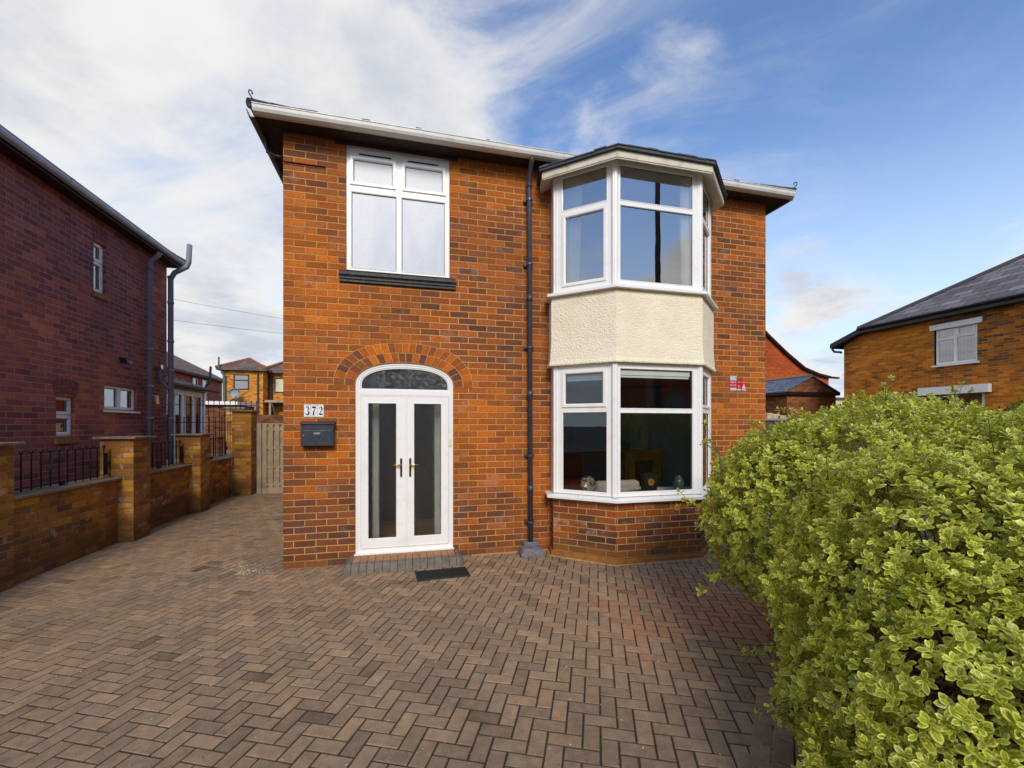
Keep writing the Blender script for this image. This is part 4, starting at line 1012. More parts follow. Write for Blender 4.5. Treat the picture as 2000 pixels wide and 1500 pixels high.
# alarm notices
def sign(x0, z0, x1, z1, m_, label, name='sign', cat='sign', group=None):
    o = thing(name, ((x0+x1)/2, 0, z0), label, cat, group); MB().box((x0, z0, .001), (x1, z1, .005), F3).build('plate', m_, o); return o
s1 = sign(6.535, 2.508, 6.655, 2.578, M['grey_sign'], 'small pale grey sticker plate above the red alarm notice', 'sticker_plate')
MB().prism([(6.628, 2.562), (6.640, 2.560), (6.650, 2.545), (6.638, 2.550)], .0052, .0056, lambda a, b, c: F3(a, b, c)).build('emblem', M['ink'], s1)
s2 = sign(6.535, 2.345, 6.655, 2.505, M['red_sign'], 'larger red alarm notice with white lettering, leftmost of the three red signs', 'alarm_notice', group='red alarm notices by the bay')
MB().box((6.535, 2.345, .005), (6.655, 2.388, .0058), F3).build('footer', M['grey_sign'], s2)
text('Alarm', 6.595, 2.478, .044, .0062, M['sign_white'], s2)
text('24 hr monitored', 6.598, 2.440, .0155, .0062, M['sign_white'], s2); text('intruder system', 6.598, 2.420, .0155, .0062, M['sign_white'], s2)
MB().face([F3(6.540, 2.420, .0062), F3(6.556, 2.430, .0062), F3(6.540, 2.444, .0062)]).build('arrow', M['sign_white'], s2)
s3 = sign(6.665, 2.345, 6.742, 2.500, M['red_sign'], 'narrow red alarm notice with a small white emblem, middle of the three', 'alarm_notice', group='red alarm notices by the bay')
MB().box((6.668, 2.345, .005), (6.740, 2.372, .0058), F3).build('footer', M['grey_sign'], s3)
MB().prism([(6.690, 2.425), (6.703, 2.395), (6.716, 2.425), (6.710, 2.418), (6.703, 2.428), (6.696, 2.418)], .0052, .0060, lambda a, b, c: F3(a, b, c)).build('emblem', M['sign_white'], s3)
text('SECURE', 6.703, 2.478, .014, .0062, M['sign_white'], s3)
s4 = sign(6.752, 2.345, 6.838, 2.500, M['red_sign'], 'red warning notice with a white triangle, rightmost of the three', 'alarm_notice', group='red alarm notices by the bay')
MB().box((6.758, 2.345, .005), (6.836, 2.372, .0058), F3).build('footer', M['grey_sign'], s4)
MB().face([F3(6.765, 2.382, .0062), F3(6.827, 2.382, .0062), F3(6.796, 2.455, .0062)]).build('warning_triangle', M['sign_white'], s4)
MB().box((6.793, 2.395, .0064), (6.799, 2.43, .0066), F3).build('exclamation_mark', M['black'], s4)
text('WARNING', 6.796, 2.478, .016, .0062, M['sign_white'], s4)

# ================================================================== BOUNDARY WALL, RAILINGS, GATE
gw = thing('boundary_wall', (-2.7, 3, 0), 'low brick boundary wall with brick piers and stone copings along the left of the drive', 'brick wall')
PX = -2.57
piers = [(-.35, .075, -2.72, 1.565), (1.945, 2.395, PX, 1.575), (4.17, 4.62, PX, 1.575), (6.38, 6.80, -2.33, 2.13)]
for i, (y0, y1, xf, zt) in enumerate(piers):
    xb = xf-.43 if i < 3 else -2.76
    p = MB().box((xb, y0, -.05), (xf, y1, zt), skip='zZ').build('pier', M['garden_brick'], gw)
    c = MB(); c.box((xb-.06, y0-.07, zt), (xf+.06, y1+.07, zt+.035)); c.build('pier_cap', M['stone_cap'], p, bevel=.008)
runs = [(.075, 1.945), (2.395, 4.17), (4.62, 6.38)]
XF = -2.775
for i, (a, b) in enumerate([(-7.5, -.35)]+runs):
    zt = .955; p = MB().box((XF-.22, a, -.05), (XF, b, zt), skip='z').build('wall_panel', M['garden_brick'], gw)
    c = MB(); k = a
    while k < b-.01:
        e_ = min(k+.88, b); c.prism([(XF-.26, zt), (XF+.055, zt), (XF+.058, zt+.030), (XF+.04, zt+.042), (XF-.24, zt+.052)], k+.003, e_-.003, lambda p_, q, r_: Vector((p_, r_, q))); k += .88
    c.build('coping', M['stone_cap'], gw, bevel=.004)
def railing(y0, y1, label, n=13):
    o = thing('iron_railing', (XF-.10, y0, .99), label, 'railing', 'iron railings between the brick piers')
    x = XF-.10; zb, zt = 1.045, 1.36
    MB().box((x-.009, y0+.01, zb), (x+.009, y1-.01, zb+.008)).box((x-.009, y0+.01, zt), (x+.009, y1-.01, zt+.008)).build('rail', M['iron'], o)
    first = None
    for k in range(n):
        y = y0+.03+(y1-y0-.16)*k/(n-1); kn = (k % 5 == 0)
        key = kn
        pr = [(.0075, 0), (.0075, .43), (.012, .435), (.019, .450), (.021, .463), (.017, .476), (.006, .486)]
        if kn: pr = [(.0075, 0), (.0075, .17), (.014, .178), (.0075, .19), (.016, .205), (.0075, .22), (.014, .232), (.0075, .24), (.0075, .43), (.012, .435), (.019, .45), (.021, .463), (.017, .476), (.006, .486)]
        MB().lathe(pr, (x, y, zb-.035), 8).build('bar', M['iron'], o, smooth=True)
    MB().box((x-.02, y1-.10, zb), (x+.02, y1-.075, zt+.01)).box((x-.012, y1-.09, 1.18), (x+.012, y1-.01, 1.24)).build('fixing_post', M['iron'], o)
    MB().box((x-.02, (y0+y1)/2-.03, 1.0), (x+.02, (y0+y1)/2+.03, 1.045)).build('foot', M['iron'], o)
railing(*runs[0], 'short black iron railing with ball finials on the nearest length of low wall')
railing(*runs[1], 'short black iron railing on the middle length of wall, between the second and third piers')
railing(*runs[2], 'short black iron railing on the farthest length of wall, just before the tall pier')
def tall_rail(x0, y0, x1, y1, zb, zt, label, n):
    o = thing('garden_railing', (x0, y0, zb), label, 'railing', 'tall thin railings behind the boundary wall')
    a, b = Vector((x0, y0, 0)), Vector((x1, y1, 0)); t_ = b-a
    MB().tube([a+Vector((0, 0, zt-.12)), b+Vector((0, 0, zt-.12))], .010, 6).tube([a+Vector((0, 0, zb+.15)), b+Vector((0, 0, zb+.15))], .010, 6).build('rail', M['iron'], o)
    for k in range(n):
        p = a+t_*k/(n-1); MB().lathe([(.009, zb), (.009, zt-.02), (.017, zt-.015), (.017, zt+.01), (.004, zt+.02)], p, 6).build('bar', M['iron'], o)
tall_rail(-5.6, 8.7, -2.9, 8.7, .4, 2.50, 'taller thin black railing standing behind the boundary wall', 20)
tall_rail(-4.6, 7.2, -2.85, 7.2, .4, 1.98, 'lower thin black railing in front of the taller one behind the wall', 13)
# back of the next garden: a low brick wall, a raised terrace
tag(MB().box((-8.2, 5.3, -.05), (-3.2, 14, .62)).build('terrace', M['pave']), kind='structure')
bw2 = thing('garden_pier_wall', (-3.2, 14.2, 0), 'far garden wall of yellow brick with a pier behind the thin railings', 'brick wall')
MB().box((-6.9, 14, 0), (-1.0, 14.25, 2.2), skip='z').build('wall_panel', M['brown_brick'], bw2); MB().box((-5.55, 13.85, 0), (-4.95, 14.3, 2.45)).build('pier', M['garden_brick'], bw2); MB().box((-5.62, 13.8, 2.45), (-4.88, 14.35, 2.52)).build('pier_cap', M['stone_cap'], bw2)

gt = thing('wooden_gate', (-1.2, 6.55, 0), 'weathered hit and miss board gate closing the passage between pier and house', 'gate')
GX0, GX1, GZ = -2.12, -.03, 1.80
MB().box((GX0-.12, 6.50, 0), (GX0-.01, 6.60, 1.84)).build('gate_post', M['oldwood'], gt, bevel=.006)
mb = MB(); x = GX0
while x < GX1-.05: mb.box((x, 6.53, .16), (min(x+.105, GX1), 6.546, GZ)); x += .150
mb.build('front_boards', M['oldwood'], gt, bevel=.003)
mb = MB(); x = GX0+.08
while x < GX1-.12: mb.box((x, 6.586, .16), (min(x+.105, GX1), 6.60, GZ)); x += .150
mb.build('back_boards', M['oldwood'], gt)
mb = MB()
for z in (.20, .66, 1.16, 1.64): mb.box((GX0, 6.547, z), (GX1, 6.584, z+.075))
mb.box((GX0, 6.52, .0), (GX1, 6.56, .158)).box((GX0, 6.525, GZ), (GX1, 6.602, GZ+.03)); mb.build('gate_rail', M['oldwood'], gt, bevel=.003)

# ================================================================== LEFT NEIGHBOUR
nb = thing('neighbour_house', (-6, 1, 0), 'dark red brick side wall of the neighbouring house on the left', 'house')
NX = -3.65; NY0, NY1, NZ = -3.6, 5.24, 5.36
FN = lambda y, z, w_=0.: Vector((NX+w_, y, z))
wins = [(2.93, 4.06, 3.24, 4.93), (2.12, 1.61, 2.50, 2.23), (3.20, 2.05, 4.15, 2.50)]
mb = MB(); plate(mb, FN, (NY0, 0, NY1, NZ), wins, 0., .10, sides=False)
mb.face([(NX-9, NY0, 0), (NX, NY0, 0), (NX, NY0, NZ), (NX-9, NY0, NZ)]).face([(NX-9, NY1, 0), (NX, NY1, 0), (NX, NY1, NZ), (NX-9, NY1, NZ)]).face([(NX-9, NY0, 0), (NX-9, NY1, 0), (NX-9, NY1, NZ), (NX-9, NY0, NZ)])
mb.build('wall', M['purple_brick'], nb)
FNw = lambda y, z, w_=0.: Vector((NX-.06+w_, y, z))
dimg = M['far_glass']
glazing(nb, FNw, wins[0], [(2.99, 4.66, 3.18, 4.86, 's'), (2.99, 4.14, 3.18, 4.54, 's')], dimg, 0., 'window')
glazing(nb, FNw, wins[1], [(2.17, 2.00, 2.44, 2.17, 's'), (2.17, 1.68, 2.44, 1.88, 's')], dimg, 0., 'window')
glazing(nb, FNw, wins[2], [(3.26, 2.12, 3.63, 2.44, 's'), (3.74, 2.12, 4.09, 2.44, 's')], dimg, 0., 'window')
MB().box((3.17, 2.015, -.05), (4.20, 2.05, .035), FN).build('window_sill', M['upvc'], nb)
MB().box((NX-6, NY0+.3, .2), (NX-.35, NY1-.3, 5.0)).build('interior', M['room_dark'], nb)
creas = plain('tile creasing', (150, 106, 62), .85, .2, 14, .003); darch = plain('dark arch brick', (124, 74, 68), .85, .3, 14, .003)
for a, b, z in ((2.89, 3.30, 3.97), (2.08, 2.56, 1.50)):
    mb = MB(); n_ = int((b-a)/.08)
    for k in range(n_): mb.box((a+(b-a)*k/n_+.003, z, -.02), (a+(b-a)*(k+1)/n_-.003, z+.085, .035), FN)
    mb.build('brick_sill', creas, nb)
for a, b, z in ((2.92, 3.25, 4.93), (2.08, 2.54, 2.23)):      # soldier arches over two windows
    mb = MB(); n_ = int((b-a)/.075); cc_ = (a+b)/2; hw = (b-a)/2
    for k in range(n_):
        u0, u1 = -hw+2*hw*k/n_, -hw+2*hw*(k+1)/n_; r0 = .05*(1-(u0/hw)**2); r1 = .05*(1-(u1/hw)**2)
        for t0 in (0, .12): mb.prism([(cc_+u0*(1+t0)+.004, z+r0+t0), (cc_+u1*(1+t0)-.004, z+r1+t0), (cc_+u1*(1.1+t0)-.004, z+r1+t0+.11), (cc_+u0*(1.1+t0)+.004, z+r0+t0+.11)], .001, .006, FN)
    mb.build('brick_arch', darch, nb)
hip_roof('roof', nb, NX-9.3, NX+.30, NY0-.3, NY1+.28, NZ+.10, .52, M['slate'], M['hip_tile'], th=.05)
MB().box((NX-9.25, NY0-.25, NZ-.02), (NX+.20, NY1+.22, NZ+.02)).build('soffit', M['soffit'], nb)
MB().box((NX+.20, NY0-.25, NZ-.03), (NX+.22, NY1+.22, NZ+.08)).build('fascia', M['black'], nb)
gutter((NX+.22, NY0-.25, NZ+.09), (NX+.22, NY1+.25, NZ+.09), (1, 0, 0), 'gutter', nb, plain('pale gutter', (186, 190, 204), .4))
p = MB().tube([(NX+.26, 4.42, 5.32), (NX+.20, 4.42, 5.22), (NX+.09, 4.40, 5.12), (NX+.09, 4.40, .0)], .048, 12)
for z in (4.95, 3.30, 2.55, 1.9): p.tube([(NX+.09, 4.40, z), (NX+.09, 4.40, z+.05)], .062, 12)
p.build('downpipe', M['nb_pipe'], nb, smooth=True)
p = MB().tube([(NX+.13, 5.12, .0), (NX+.13, 5.12, 5.00), (NX+.20, 5.13, 5.14), (NX+.42, 5.16, 5.30), (NX+.45, 5.17, 5.40), (NX+.47, 5.17, 5.80)], .052, 12)
for z in (5.0, 4.45, 3.6, 2.95, 1.9): p.tube([(NX+.13, 5.12, z), (NX+.13, 5.12, z+.05)], .062, 12)
p.tube([(NX+.04, 4.86, 2.95), (NX+.06, 4.86, 2.72), (NX+.10, 5.02, 2.60), (NX+.13, 5.12, 2.55)], .03, 8)
p.build('soil_pipe', M['nb_pipe'], nb, smooth=True)
MB().tube([(NX, 4.80, 3.02), (NX+.12, 4.80, 3.02)], .05, 12).build('flue', M['steel'], nb)
MB().tube([(NX, 3.62, 3.02), (NX+.10, 3.62, 3.00)], .025, 8).box((.0, 0, 0), (.001, .001, .001)).box((NX+.05, 3.54, 2.93), (NX+.16, 3.70, 2.985)).build('floodlight', M['black'], nb)
o = MB().tube([(NX+.01, 4.62, 2.40), (NX+.10, 4.62, 2.38), (NX+.13, 4.60, 2.22)], [.02, .045, .035], 10).build('wall_lamp', plain('cream lamp cover', (214, 190, 130), .6)); tag(o, 'small cream outside lamp on the dark brick wall right of the grey downpipe', 'wall lamp')

# conservatory behind the neighbour
cv = thing('conservatory', (-6, 8.5, .6), 'white glazed garden room with a dark tiled roof behind the left neighbour', 'conservatory')
CX_ = -4.75; FC = lambda y, z, w_=0.: Vector((CX_+w_, y, z)); CY0, CY1, CZ0, CZ1 = 5.9, 9.85, .64, 2.80
dw = [(CY0+.1, 6.78), (6.86, 7.60), (7.70, 8.40), (8.48, 9.15)]
cells = []
for a, b in ((6.20, 6.60), (6.84, 7.22), (7.46, 7.80), (8.05, 8.38), (8.66, 9.01), (9.24, 9.60)): cells.append((a, CZ0+.2, b, CZ1-.16, 's'))
glazing(cv, FC, (CY0, CZ0, 9.74, CZ1), cells, M['cons_glass'], 0., 'bifold_door')
MB().box((9.78, CZ0, -.08), (9.90, CZ1, .02), FC).build('corner_post', M['upvc'], cv, bevel=.01)
mb = MB(); mb.box((CX_-3, 9.75, CZ0), (CX_-.1, 9.85, CZ1)).box((CX_-3, CY0+.1, CZ0), (CX_-2.9, 9.7, CZ1)); mb.build('back_wall', M['purple_brick'], cv)
MB().box((CX_-.1, CY0, CZ1), (CX_+.03, 9.9, CZ1+.14)).build('eaves_beam', M['cream'], cv)
mb = MB(); mb.face([(CX_+.28, CY0-.4, CZ1+.10), (CX_+.28, 10.1, CZ1+.10), (CX_-1.6, 8.8, CZ1+.75), (CX_-1.6, CY0-.4, CZ1+.75)]).face([(CX_+.28, 10.1, CZ1+.10), (CX_-3.2, 10.1, CZ1+.10), (CX_-1.6, 8.8, CZ1+.75)])
mb.face([(CX_-3.2, 10.1, CZ1+.1), (CX_-3.2, CY0-.4, CZ1+.10), (CX_-1.6, CY0-.4, CZ1+.75), (CX_-1.6, 8.8, CZ1+.75)]); mb.build('roof', M['dark_tile'], cv)
gutter((CX_+.24, CY0-.3, CZ1+.10), (CX_+.24, 10.15, CZ1+.10), (1, 0, 0), 'gutter', cv, M['black'])

# ================================================================== HOUSES FAR BEHIND ON THE LEFT
def simple_window(parent, F, r, frame, pane, bars=(), name='window', fw=.07):
    us = [r[0]]+[b for b in bars if b > 0]+[r[2]]; vs = [r[1]]+[-b for b in bars if b < 0]+[r[3]]; vs.sort(); cells = []
    for a, b in zip(us, us[1:]):
        for c, d_ in zip(vs, vs[1:]): cells.append((a+fw*(1 if a == r[0] else .5), c+fw*(1 if c == r[1] else .5), b-fw*(1 if b == r[2] else .5), d_-fw*(1 if d_ == r[3] else .5)))
    mb = plate(MB(), F, r, cells, .03, .05); f_ = mb.build(name, frame, parent)
    for c in cells: MB().face([F(*p, .005) for p in rect(*c)]).build('pane', pane, f_)
    return f_
hb = thing('rear_house', (-7, 27, 0), 'sunlit yellow orange brick house with hipped tiled roof seen above the wooden gate', 'house')
FB = lambda x, z, w_=0.: Vector((x, 24.8-w_, z)); FB2 = lambda x, z, w_=0.: Vector((x, 26.0-w_, z))
MB().box((-9.6, 24.8, 0), (-7.35, 33, 5.3)).build('wall', M['yellow_brick'], hb); MB().box((-7.35, 26.0, 0), (3, 33, 5.3)).build('wall', M['yellow_brick'], hb)
mb = MB(); ze = 5.38
A0, A1, A2, A3 = (-9.9, 24.5, ze), (-7.05, 24.5, ze), (-7.05, 29, ze), (-9.9, 29, ze); r0, r1 = (-8.45, 25.9, 6.15), (-8.45, 30, 6.15)
mb.face([A0, A1, r0]).face([A1, A2, r1, r0]).face([A3, A0, r0, r1]); mb.loops([[Vector(A0), Vector(A1), Vector(A2), Vector(A3)], [Vector(p)-Vector((0, 0, .15)) for p in (A0, A1, A2, A3)]])
mb.face([(-7.5, 25.7, ze+.0), (3.3, 25.7, ze), (3.3, 30, 7.3), (-5.5, 30, 7.3)]).face([(-9.9, 29, ze), (-7.5, 25.7, ze), (-5.5, 30, 7.3), (-9.9, 33, ze)]).box((-7.5, 25.66, ze-.14), (3.3, 25.74, ze))
rf = mb.build('roof', M['far_slate'], hb)
rb = MB()
for a, b in (((-9.9, 24.5, ze), r0), ((-7.05, 24.5, ze), r0), ((-7.6, 26.2, 5.6), (-5.5, 30, 7.3)), ((-5.5, 30, 7.3), (3, 30, 7.3))): rb.tube([a, b], .10, 8)
rb.build('ridge_tiles', plain('terracotta ridge', (140, 84, 56), .85, .2, 6), rf)
simple_window(hb, FB, (-9.02, 4.03, -8.14, 5.0), M['darkwood'], M['far_glass'], (-4.62,))
simple_window(hb, FB2, (-7.0, 3.95, -5.9, 4.95), M['darkwood'], M['cream_blind'], ())
MB().tube([(-9.62, 24.6, 5.15), (-9.50, 24.66, 4.9), (-9.48, 24.7, 0)], .085, 8).tube([(-9.7, 24.4, 5.3), (-9.7, 24.4, 6.0)], .05, 8).build('soil_pipe', plain('green grey pipe', (84, 104, 104), .5), hb)
MB().tube([(-7.62, 24.7, 5.2), (-7.62, 24.7, 0)], .05, 8).build('downpipe', M['pipe'], hb)
MB().tube([(-7.2, 25.9, 5.1), (-7.2, 25.9, 0)], .12, 8).build('downpipe', M['darkwood'], hb)
mb = MB().box((-7.3, 24.9, 3.25), (-5.2, 26, 3.40)); mb.tube([(-6.9, 25.9, 2.3), (-6.9, 25.0, 3.25)], .07, 6); mb.tube([(-7.0, 25.0, 2.0), (-7.0, 25.0, 3.25)], .07, 6); mb.build('porch_canopy', M['oldwood'], hb)
dsh = thing('satellite_dish', (-9.15, 24.6, 3.6), 'grey satellite dish on the yellow brick wall of the rear house', 'satellite dish')
MB().lathe([(.02, 0), (.18, .02), (.33, .08), (.34, .08), (.18, .04), (.0, .03)], (0, 0, 0), 20, F=lambda q: Vector((-8.75+q.x, 24.35-q.z*1-.1, 3.75+q.y*.95))).build('dish', plain('grey dish', (150, 150, 150), .5), dsh, smooth=True)
MB().tube([(-9.2, 24.8, 3.3), (-8.8, 24.4, 3.45), (-8.75, 24.3, 3.7)], .03, 6).tube([(-8.75, 24.25, 3.45), (-8.6, 23.95, 3.6)], .02, 6).build('bracket', M['iron'], dsh)

ha = thing('terraced_house', (-14, 27, 0), 'red brick house with a dark slate roof far behind the garden room', 'house')
FA = lambda y, z, w_=0.: Vector((-12.2+w_, y, z))
MB().box((-18, 23.6, 0), (-12.2, 31.8, 5.15)).build('wall', M['purple_brick'], ha)
hip_roof('roof', ha, -18.3, -11.9, 20.5, 32.1, 5.2, .62, M['far_slate'], None, th=.15)
MB().box((-14.5, 22.6, 0), (-12.4, 23.6, 5.2)).build('side_wing', M['yellow_brick'], ha)
simple_window(ha, FA, (27.0, 3.4, 27.7, 4.95), M['upvc'], M['far_glass'], ()); simple_window(ha, FA, (28.4, 3.4, 29.1, 4.95), M['upvc'], M['far_glass'], ())
MB().tube([(-12.0, 28.1, 4.0), (-11.9, 28.3, 4.5), (-11.8, 28.6, 4.8), (-11.75, 28.6, 5.9)], .08, 8).build('soil_pipe', M['black'], ha)
sh = thing('garden_shed', (-6.2, 18, 0), 'low outbuilding with a white roof edge beyond the thin railings', 'shed')
MB().box((-8.6, 17.5, 0), (-6.4, 20, 2.75)).build('wall', M['brown_brick'], sh); MB().box((-8.8, 17.3, 2.75), (-6.3, 20.2, 2.92)).build('roof', M['upvc'], sh)

def wire(p0, p1, sag, label):
    p0, p1 = Vector(p0), Vector(p1); o = MB().tube([p0+(p1-p0)*t_-Vector((0, 0, sag*4*t_*(1-t_))) for t_ in np.linspace(0, 1, 17)], .007, 5).build('overhead_wire', M['iron']); tag(o, label, 'wire', 'overhead wires behind the houses')
wire((-13.4, 20, 8.85), (3, 20, 6.9), .25, 'upper thin overhead wire crossing the sky gap between the houses')
wire((-13.4, 20, 7.6), (3, 20, 6.5), .25, 'lower thin overhead wire crossing the sky gap between the houses')

# ================================================================== RIGHT HAND SIDE
rn = thing('corner_house', (24, 0, 0), 'brown brick house on the right with a large slate roof and white framed windows', 'house')
RX = 19.9; RE = 5.60; tp_ = .62
FR = lambda u, z, w_=0.: Vector((RX-w_, -u, z))      # u = -y so that u grows towards the right
wl = [(-8.70, 0), (12, 0), (12, RE), (-7.75, RE), (-8.70, 5.27)]
w1 = (-5.43, 3.90, -4.24, 5.30); w2 = (-5.62, 1.2, -4.05, 3.0)
mb = MB(); plate(mb, FR, (-8.70, 0, 12, 5.27), [(w1[0], w1[1], w1[2], 5.27), w2], 0., 0)
mb.face([FR(-8.70, 5.27), FR(w1[0], 5.27), FR(w1[0], RE), FR(-7.75, RE)]).face([FR(w1[2], 5.27), FR(12, 5.27), FR(12, RE), FR(w1[2], RE)]).face([FR(w1[0], 5.30), FR(w1[2], 5.30), FR(w1[2], RE), FR(w1[0], RE)])
mb.face([(RX, 8.7, 0), (RX+9, 8.7, 0), (RX+9, 8.7, 5.27), (RX, 8.7, 5.27)]).face([(RX, -12, 0), (RX+9, -12, 0), (RX+9, -12, RE), (RX, -12, RE)])
mb.build('wall', M['orange_brick'], rn)
FRw = lambda u, z, w_=0.: FR(u, z, w_-.05)
fr = (w1[0]+.03, 3.93, w1[2]-.01, 5.24)
glazing(rn, FRw, fr, [(-5.33, 4.00, -4.90, 4.78, 'f'), (-5.33, 4.88, -4.90, 5.17, 'f'), (-4.80, 4.00, -4.32, 4.82, 'f'), (-4.76, 4.95, -4.38, 5.13, 's')], M['far_glass'], 0., 'window')
mb = MB()
for k in range(11):
    u = -5.36+k*.1; mb.box((u, 3.98, -.13), (u+.088, 5.2, -.128), FR)
mb.build('vertical_blind', plain('grey vertical blind', (156, 166, 166), .8), rn); MB().box((-5.48, 3.85, -.02), (-4.18, 3.91, .07), FR).build('window_sill', M['upvc'], rn)
MB().box((-5.55, 5.17, .001), (-4.10, 5.36, .05), FR).build('lintel', M['upvc'], rn)
MB().box((-5.50, 5.36, .001), (-4.12, 5.44, .012), FR).build('flashing', M['lead'], rn)
MB().box((-5.85, 2.86, -.02), (-3.88, 3.13, .16), FR).build('lintel', M['upvc'], rn)
glazing(rn, FRw, (-5.60, 1.25, -4.05, 2.95), [(-5.5, 1.35, -4.9, 2.85, 'f'), (-4.78, 1.35, -4.15, 2.85, 'f')], M['far_glass'], 0., 'window')
MB().box((RX+.4, -10, .2), (RX+8, 8, 5.0)).build('interior', M['room_dark'], rn)
ex = RX-.34; mb = MB(); yc = 7.85; ze = RE+.14; zr = ze+4.6*tp_; xr = ex+4.6
P0 = (ex, yc, ze); P1 = (ex, -12.3, ze); P2 = (xr, -12.3, zr); P3 = (xr, yc-4.6, zr)
low0 = (ex, 9.05, 5.33); low1 = (RX+9.3, 9.05, 5.33)
mb.face([P0, P1, P2, P3]).face([P0, P3, (RX+9.3, yc, ze)]).face([P0, (RX+9.3, yc, ze), low1, low0]).face([P2, P3, (RX+9.3, yc, ze), (RX+9.3, -12.3, ze)])
rf = mb.build('roof', M['big_slate'], rn)
MB().tube([P0, P3], .10, 8).tube([P3, P2], .1, 8).build('ridge_tiles', M['hip_tile'], rf)
mb = MB(); mb.box((ex+.02, -12.3, RE-.04), (RX, yc, RE)); mb.prism([(ex, ze-.02), (ex+.04, ze-.02), (ex+.04, ze-.20), (ex, ze-.20)], -12.3, yc, lambda a, b, c: Vector((a, c, b)))
mb.prism([(yc, ze-.02), (9.05, 5.31), (9.05, 5.13), (yc, ze-.20)], ex, ex+.05, lambda a, b, c: Vector((c, a, b)))
mb.face([(ex+.02, yc, RE-.04), (RX, yc, RE-.04), (RX, 8.72, 5.20), (ex+.02, 9.0, 5.14)]).box((ex, 9.03, 5.13), (RX+9, 9.06, 5.31)); mb.build('fascia', M['black'], rn)
gutter((ex, -12.3, ze+.0), (ex, yc, ze+.0), (-1, 0, 0), 'gutter', rn, M['black'])
MB().tube([(ex+.05, 9.0, 5.12), (ex+.12, 8.95, 4.98), (RX-.05, 8.80, 4.95), (RX-.05, 8.78, 4.9)], .05, 8).build('downpipe', M['pipe'], rn)

gr = thing('garage', (20, 12, 0), 'small dark brick garage with a blue slate roof beyond the side fence', 'garage')
GY = 10.2; mb = MB(); gx0, gx1, ga = 18.45, 21.3, 4.02
GXm = (gx0+gx1)/2; ge = 3.33; FG = lambda x, z, w_=0.: Vector((x, GY-w_, z))
mb.prism([(gx0, 0), (gx1, 0), (gx1, ge), (GXm, ga), (gx0, ge)], 0, -8, FG, caps=(1, 1)); mb.build('wall', M['brown_brick'], gr)
mb = MB(); mb.prism([(gx0-.18, ge+.0), (GXm, ga+.06), (gx1+.18, ge+.0), (gx1+.18, ge-.04), (GXm, ga+.02), (gx0-.18, ge-.04)], .08, -8.1, FG); mb.build('roof', M['blue_slate'], gr)
MB().box((gx0-.05, GY-.14, ge-.16), (gx1+.1, GY+.0, ge-.02)).box((gx0-.26, GY-.1, ge-.17), (gx0-.001, GY+8, ge-.05)).build('fascia', M['black'], gr)
MB().tube([(GXm, GY, ga+.08), (GXm, GY+8, ga+.08)], .07, 8).build('ridge_tiles', M['stone_cap'], gr)
mb = MB().box((15.0, 12.2, 0), (18.3, 12.5, 3.15)); mb.build('side_wall', M['brown_brick'], gr)

rg = thing('gabled_house', (25, 20, 0), 'orange red brick gable with a swept white bargeboard behind the garage', 'house')
ap = [(20.3, 12.0), (24.95, 7.85), (26.6, 6.62), (28.0, 5.72), (29.2, 5.35), (30.3, 5.15)]
FG2 = lambda x, z, w_=0.: Vector((x, 18-w_, z)); mir = [(40.6-x, z) for x, z in ap[1:]][::-1]
MB().prism([(40.6-30.3, 0), (30.3, 0)]+ap[::-1]+mir[::-1], 0, -9, FG2).build('wall', M['red_brick'], rg)
apb = ap+[(31.0, 5.12)]
bb_ = MB(); up_ = [(x+.12, z+.38) for x, z in apb]; up_[0] = (20.3, 12.5)
bb_.prism(apb+up_[::-1], .30, .24, FG2); bm_ = [(40.6-x, z) for x, z in apb]; bu_ = [(40.6-x, z) for x, z in up_]; bb_.prism(bm_+bu_[::-1], .30, .24, FG2); bb_.build('bargeboard', M['upvc'], rg)
rr = MB()
for L_ in (apb, [(40.6-x, z) for x, z in apb]):
    for a, b in zip(L_, L_[1:]): rr.prism([(a[0], a[1]-.0), (b[0], b[1]), (b[0], b[1]+.2), (a[0], a[1]+.2)], .22, -9.2, FG2)
rr.build('roof', M['far_slate'], rg)
MB().prism([(x, z-.10) for x, z in apb]+[(x, z+.02) for x, z in apb[::-1]], .235, .02, FG2).build('verge', M['black'], rg)

fh = thing('far_house', (60, 45, 0), 'tiny pale rendered house in the gap beside the corner house', 'house')
MB().box((52, 38, 0), (64, 46, 5.2)).build('wall', plain('buff render', (206, 196, 160), .9), fh); hip_roof('roof', fh, 51.6, 64.4, 37.6, 46.4, 5.2, .12, M['far_slate'], None); MB().box((53, 37.94, 2.8), (55.5, 38, 4.6)).box((56.3, 37.94, 2.8), (60, 38, 4.6)).build('window', M['upvc'], fh)
MB().box((52.5, 40, 5.2), (53.3, 41, 6.8)).box((55.5, 40, 5.4), (56.5, 41, 6.9)).build('chimney', M['brown_brick'], fh)

sf = thing('side_fence', (12, 3.0, 0), 'grey brown boarded fence running off behind the right of the house', 'fence')
mb = MB(); x = 7.26
while x < 19.4: mb.box((x, 3.0, 0), (x+.12, 3.018, 1.90)); x += .127
mb.build('boards', M['fence'], sf, weld=False)
x = 7.4
while x < 19.4: MB().box((x, 2.93, 0), (x+.09, 2.998, 1.94)).build('fence_post', M['fence'], sf); x += 1.83
MB().box((7.26, 2.96, 1.90), (19.4, 3.05, 1.945)).build('capping', plain('pale capping rail', (140, 134, 126), .8), sf)
rk = MB()
for k in range(9):
    x = 10.2+k*.13+random.uniform(-.04, .04); y = 3.35+random.uniform(-.05, .08); z = 2.17-.02*k+random.uniform(-.03, .03)
    rk.box((x, y, 1.7), (x+random.uniform(.12, .2), y+.12, z))
o = rk.build('rubble_wall', plain('pale broken stone', (190, 170, 136), .9, .2, 10, .004), bevel=.02); tag(o, 'pale broken stone wall top just above the fence by the house corner', 'stone wall')

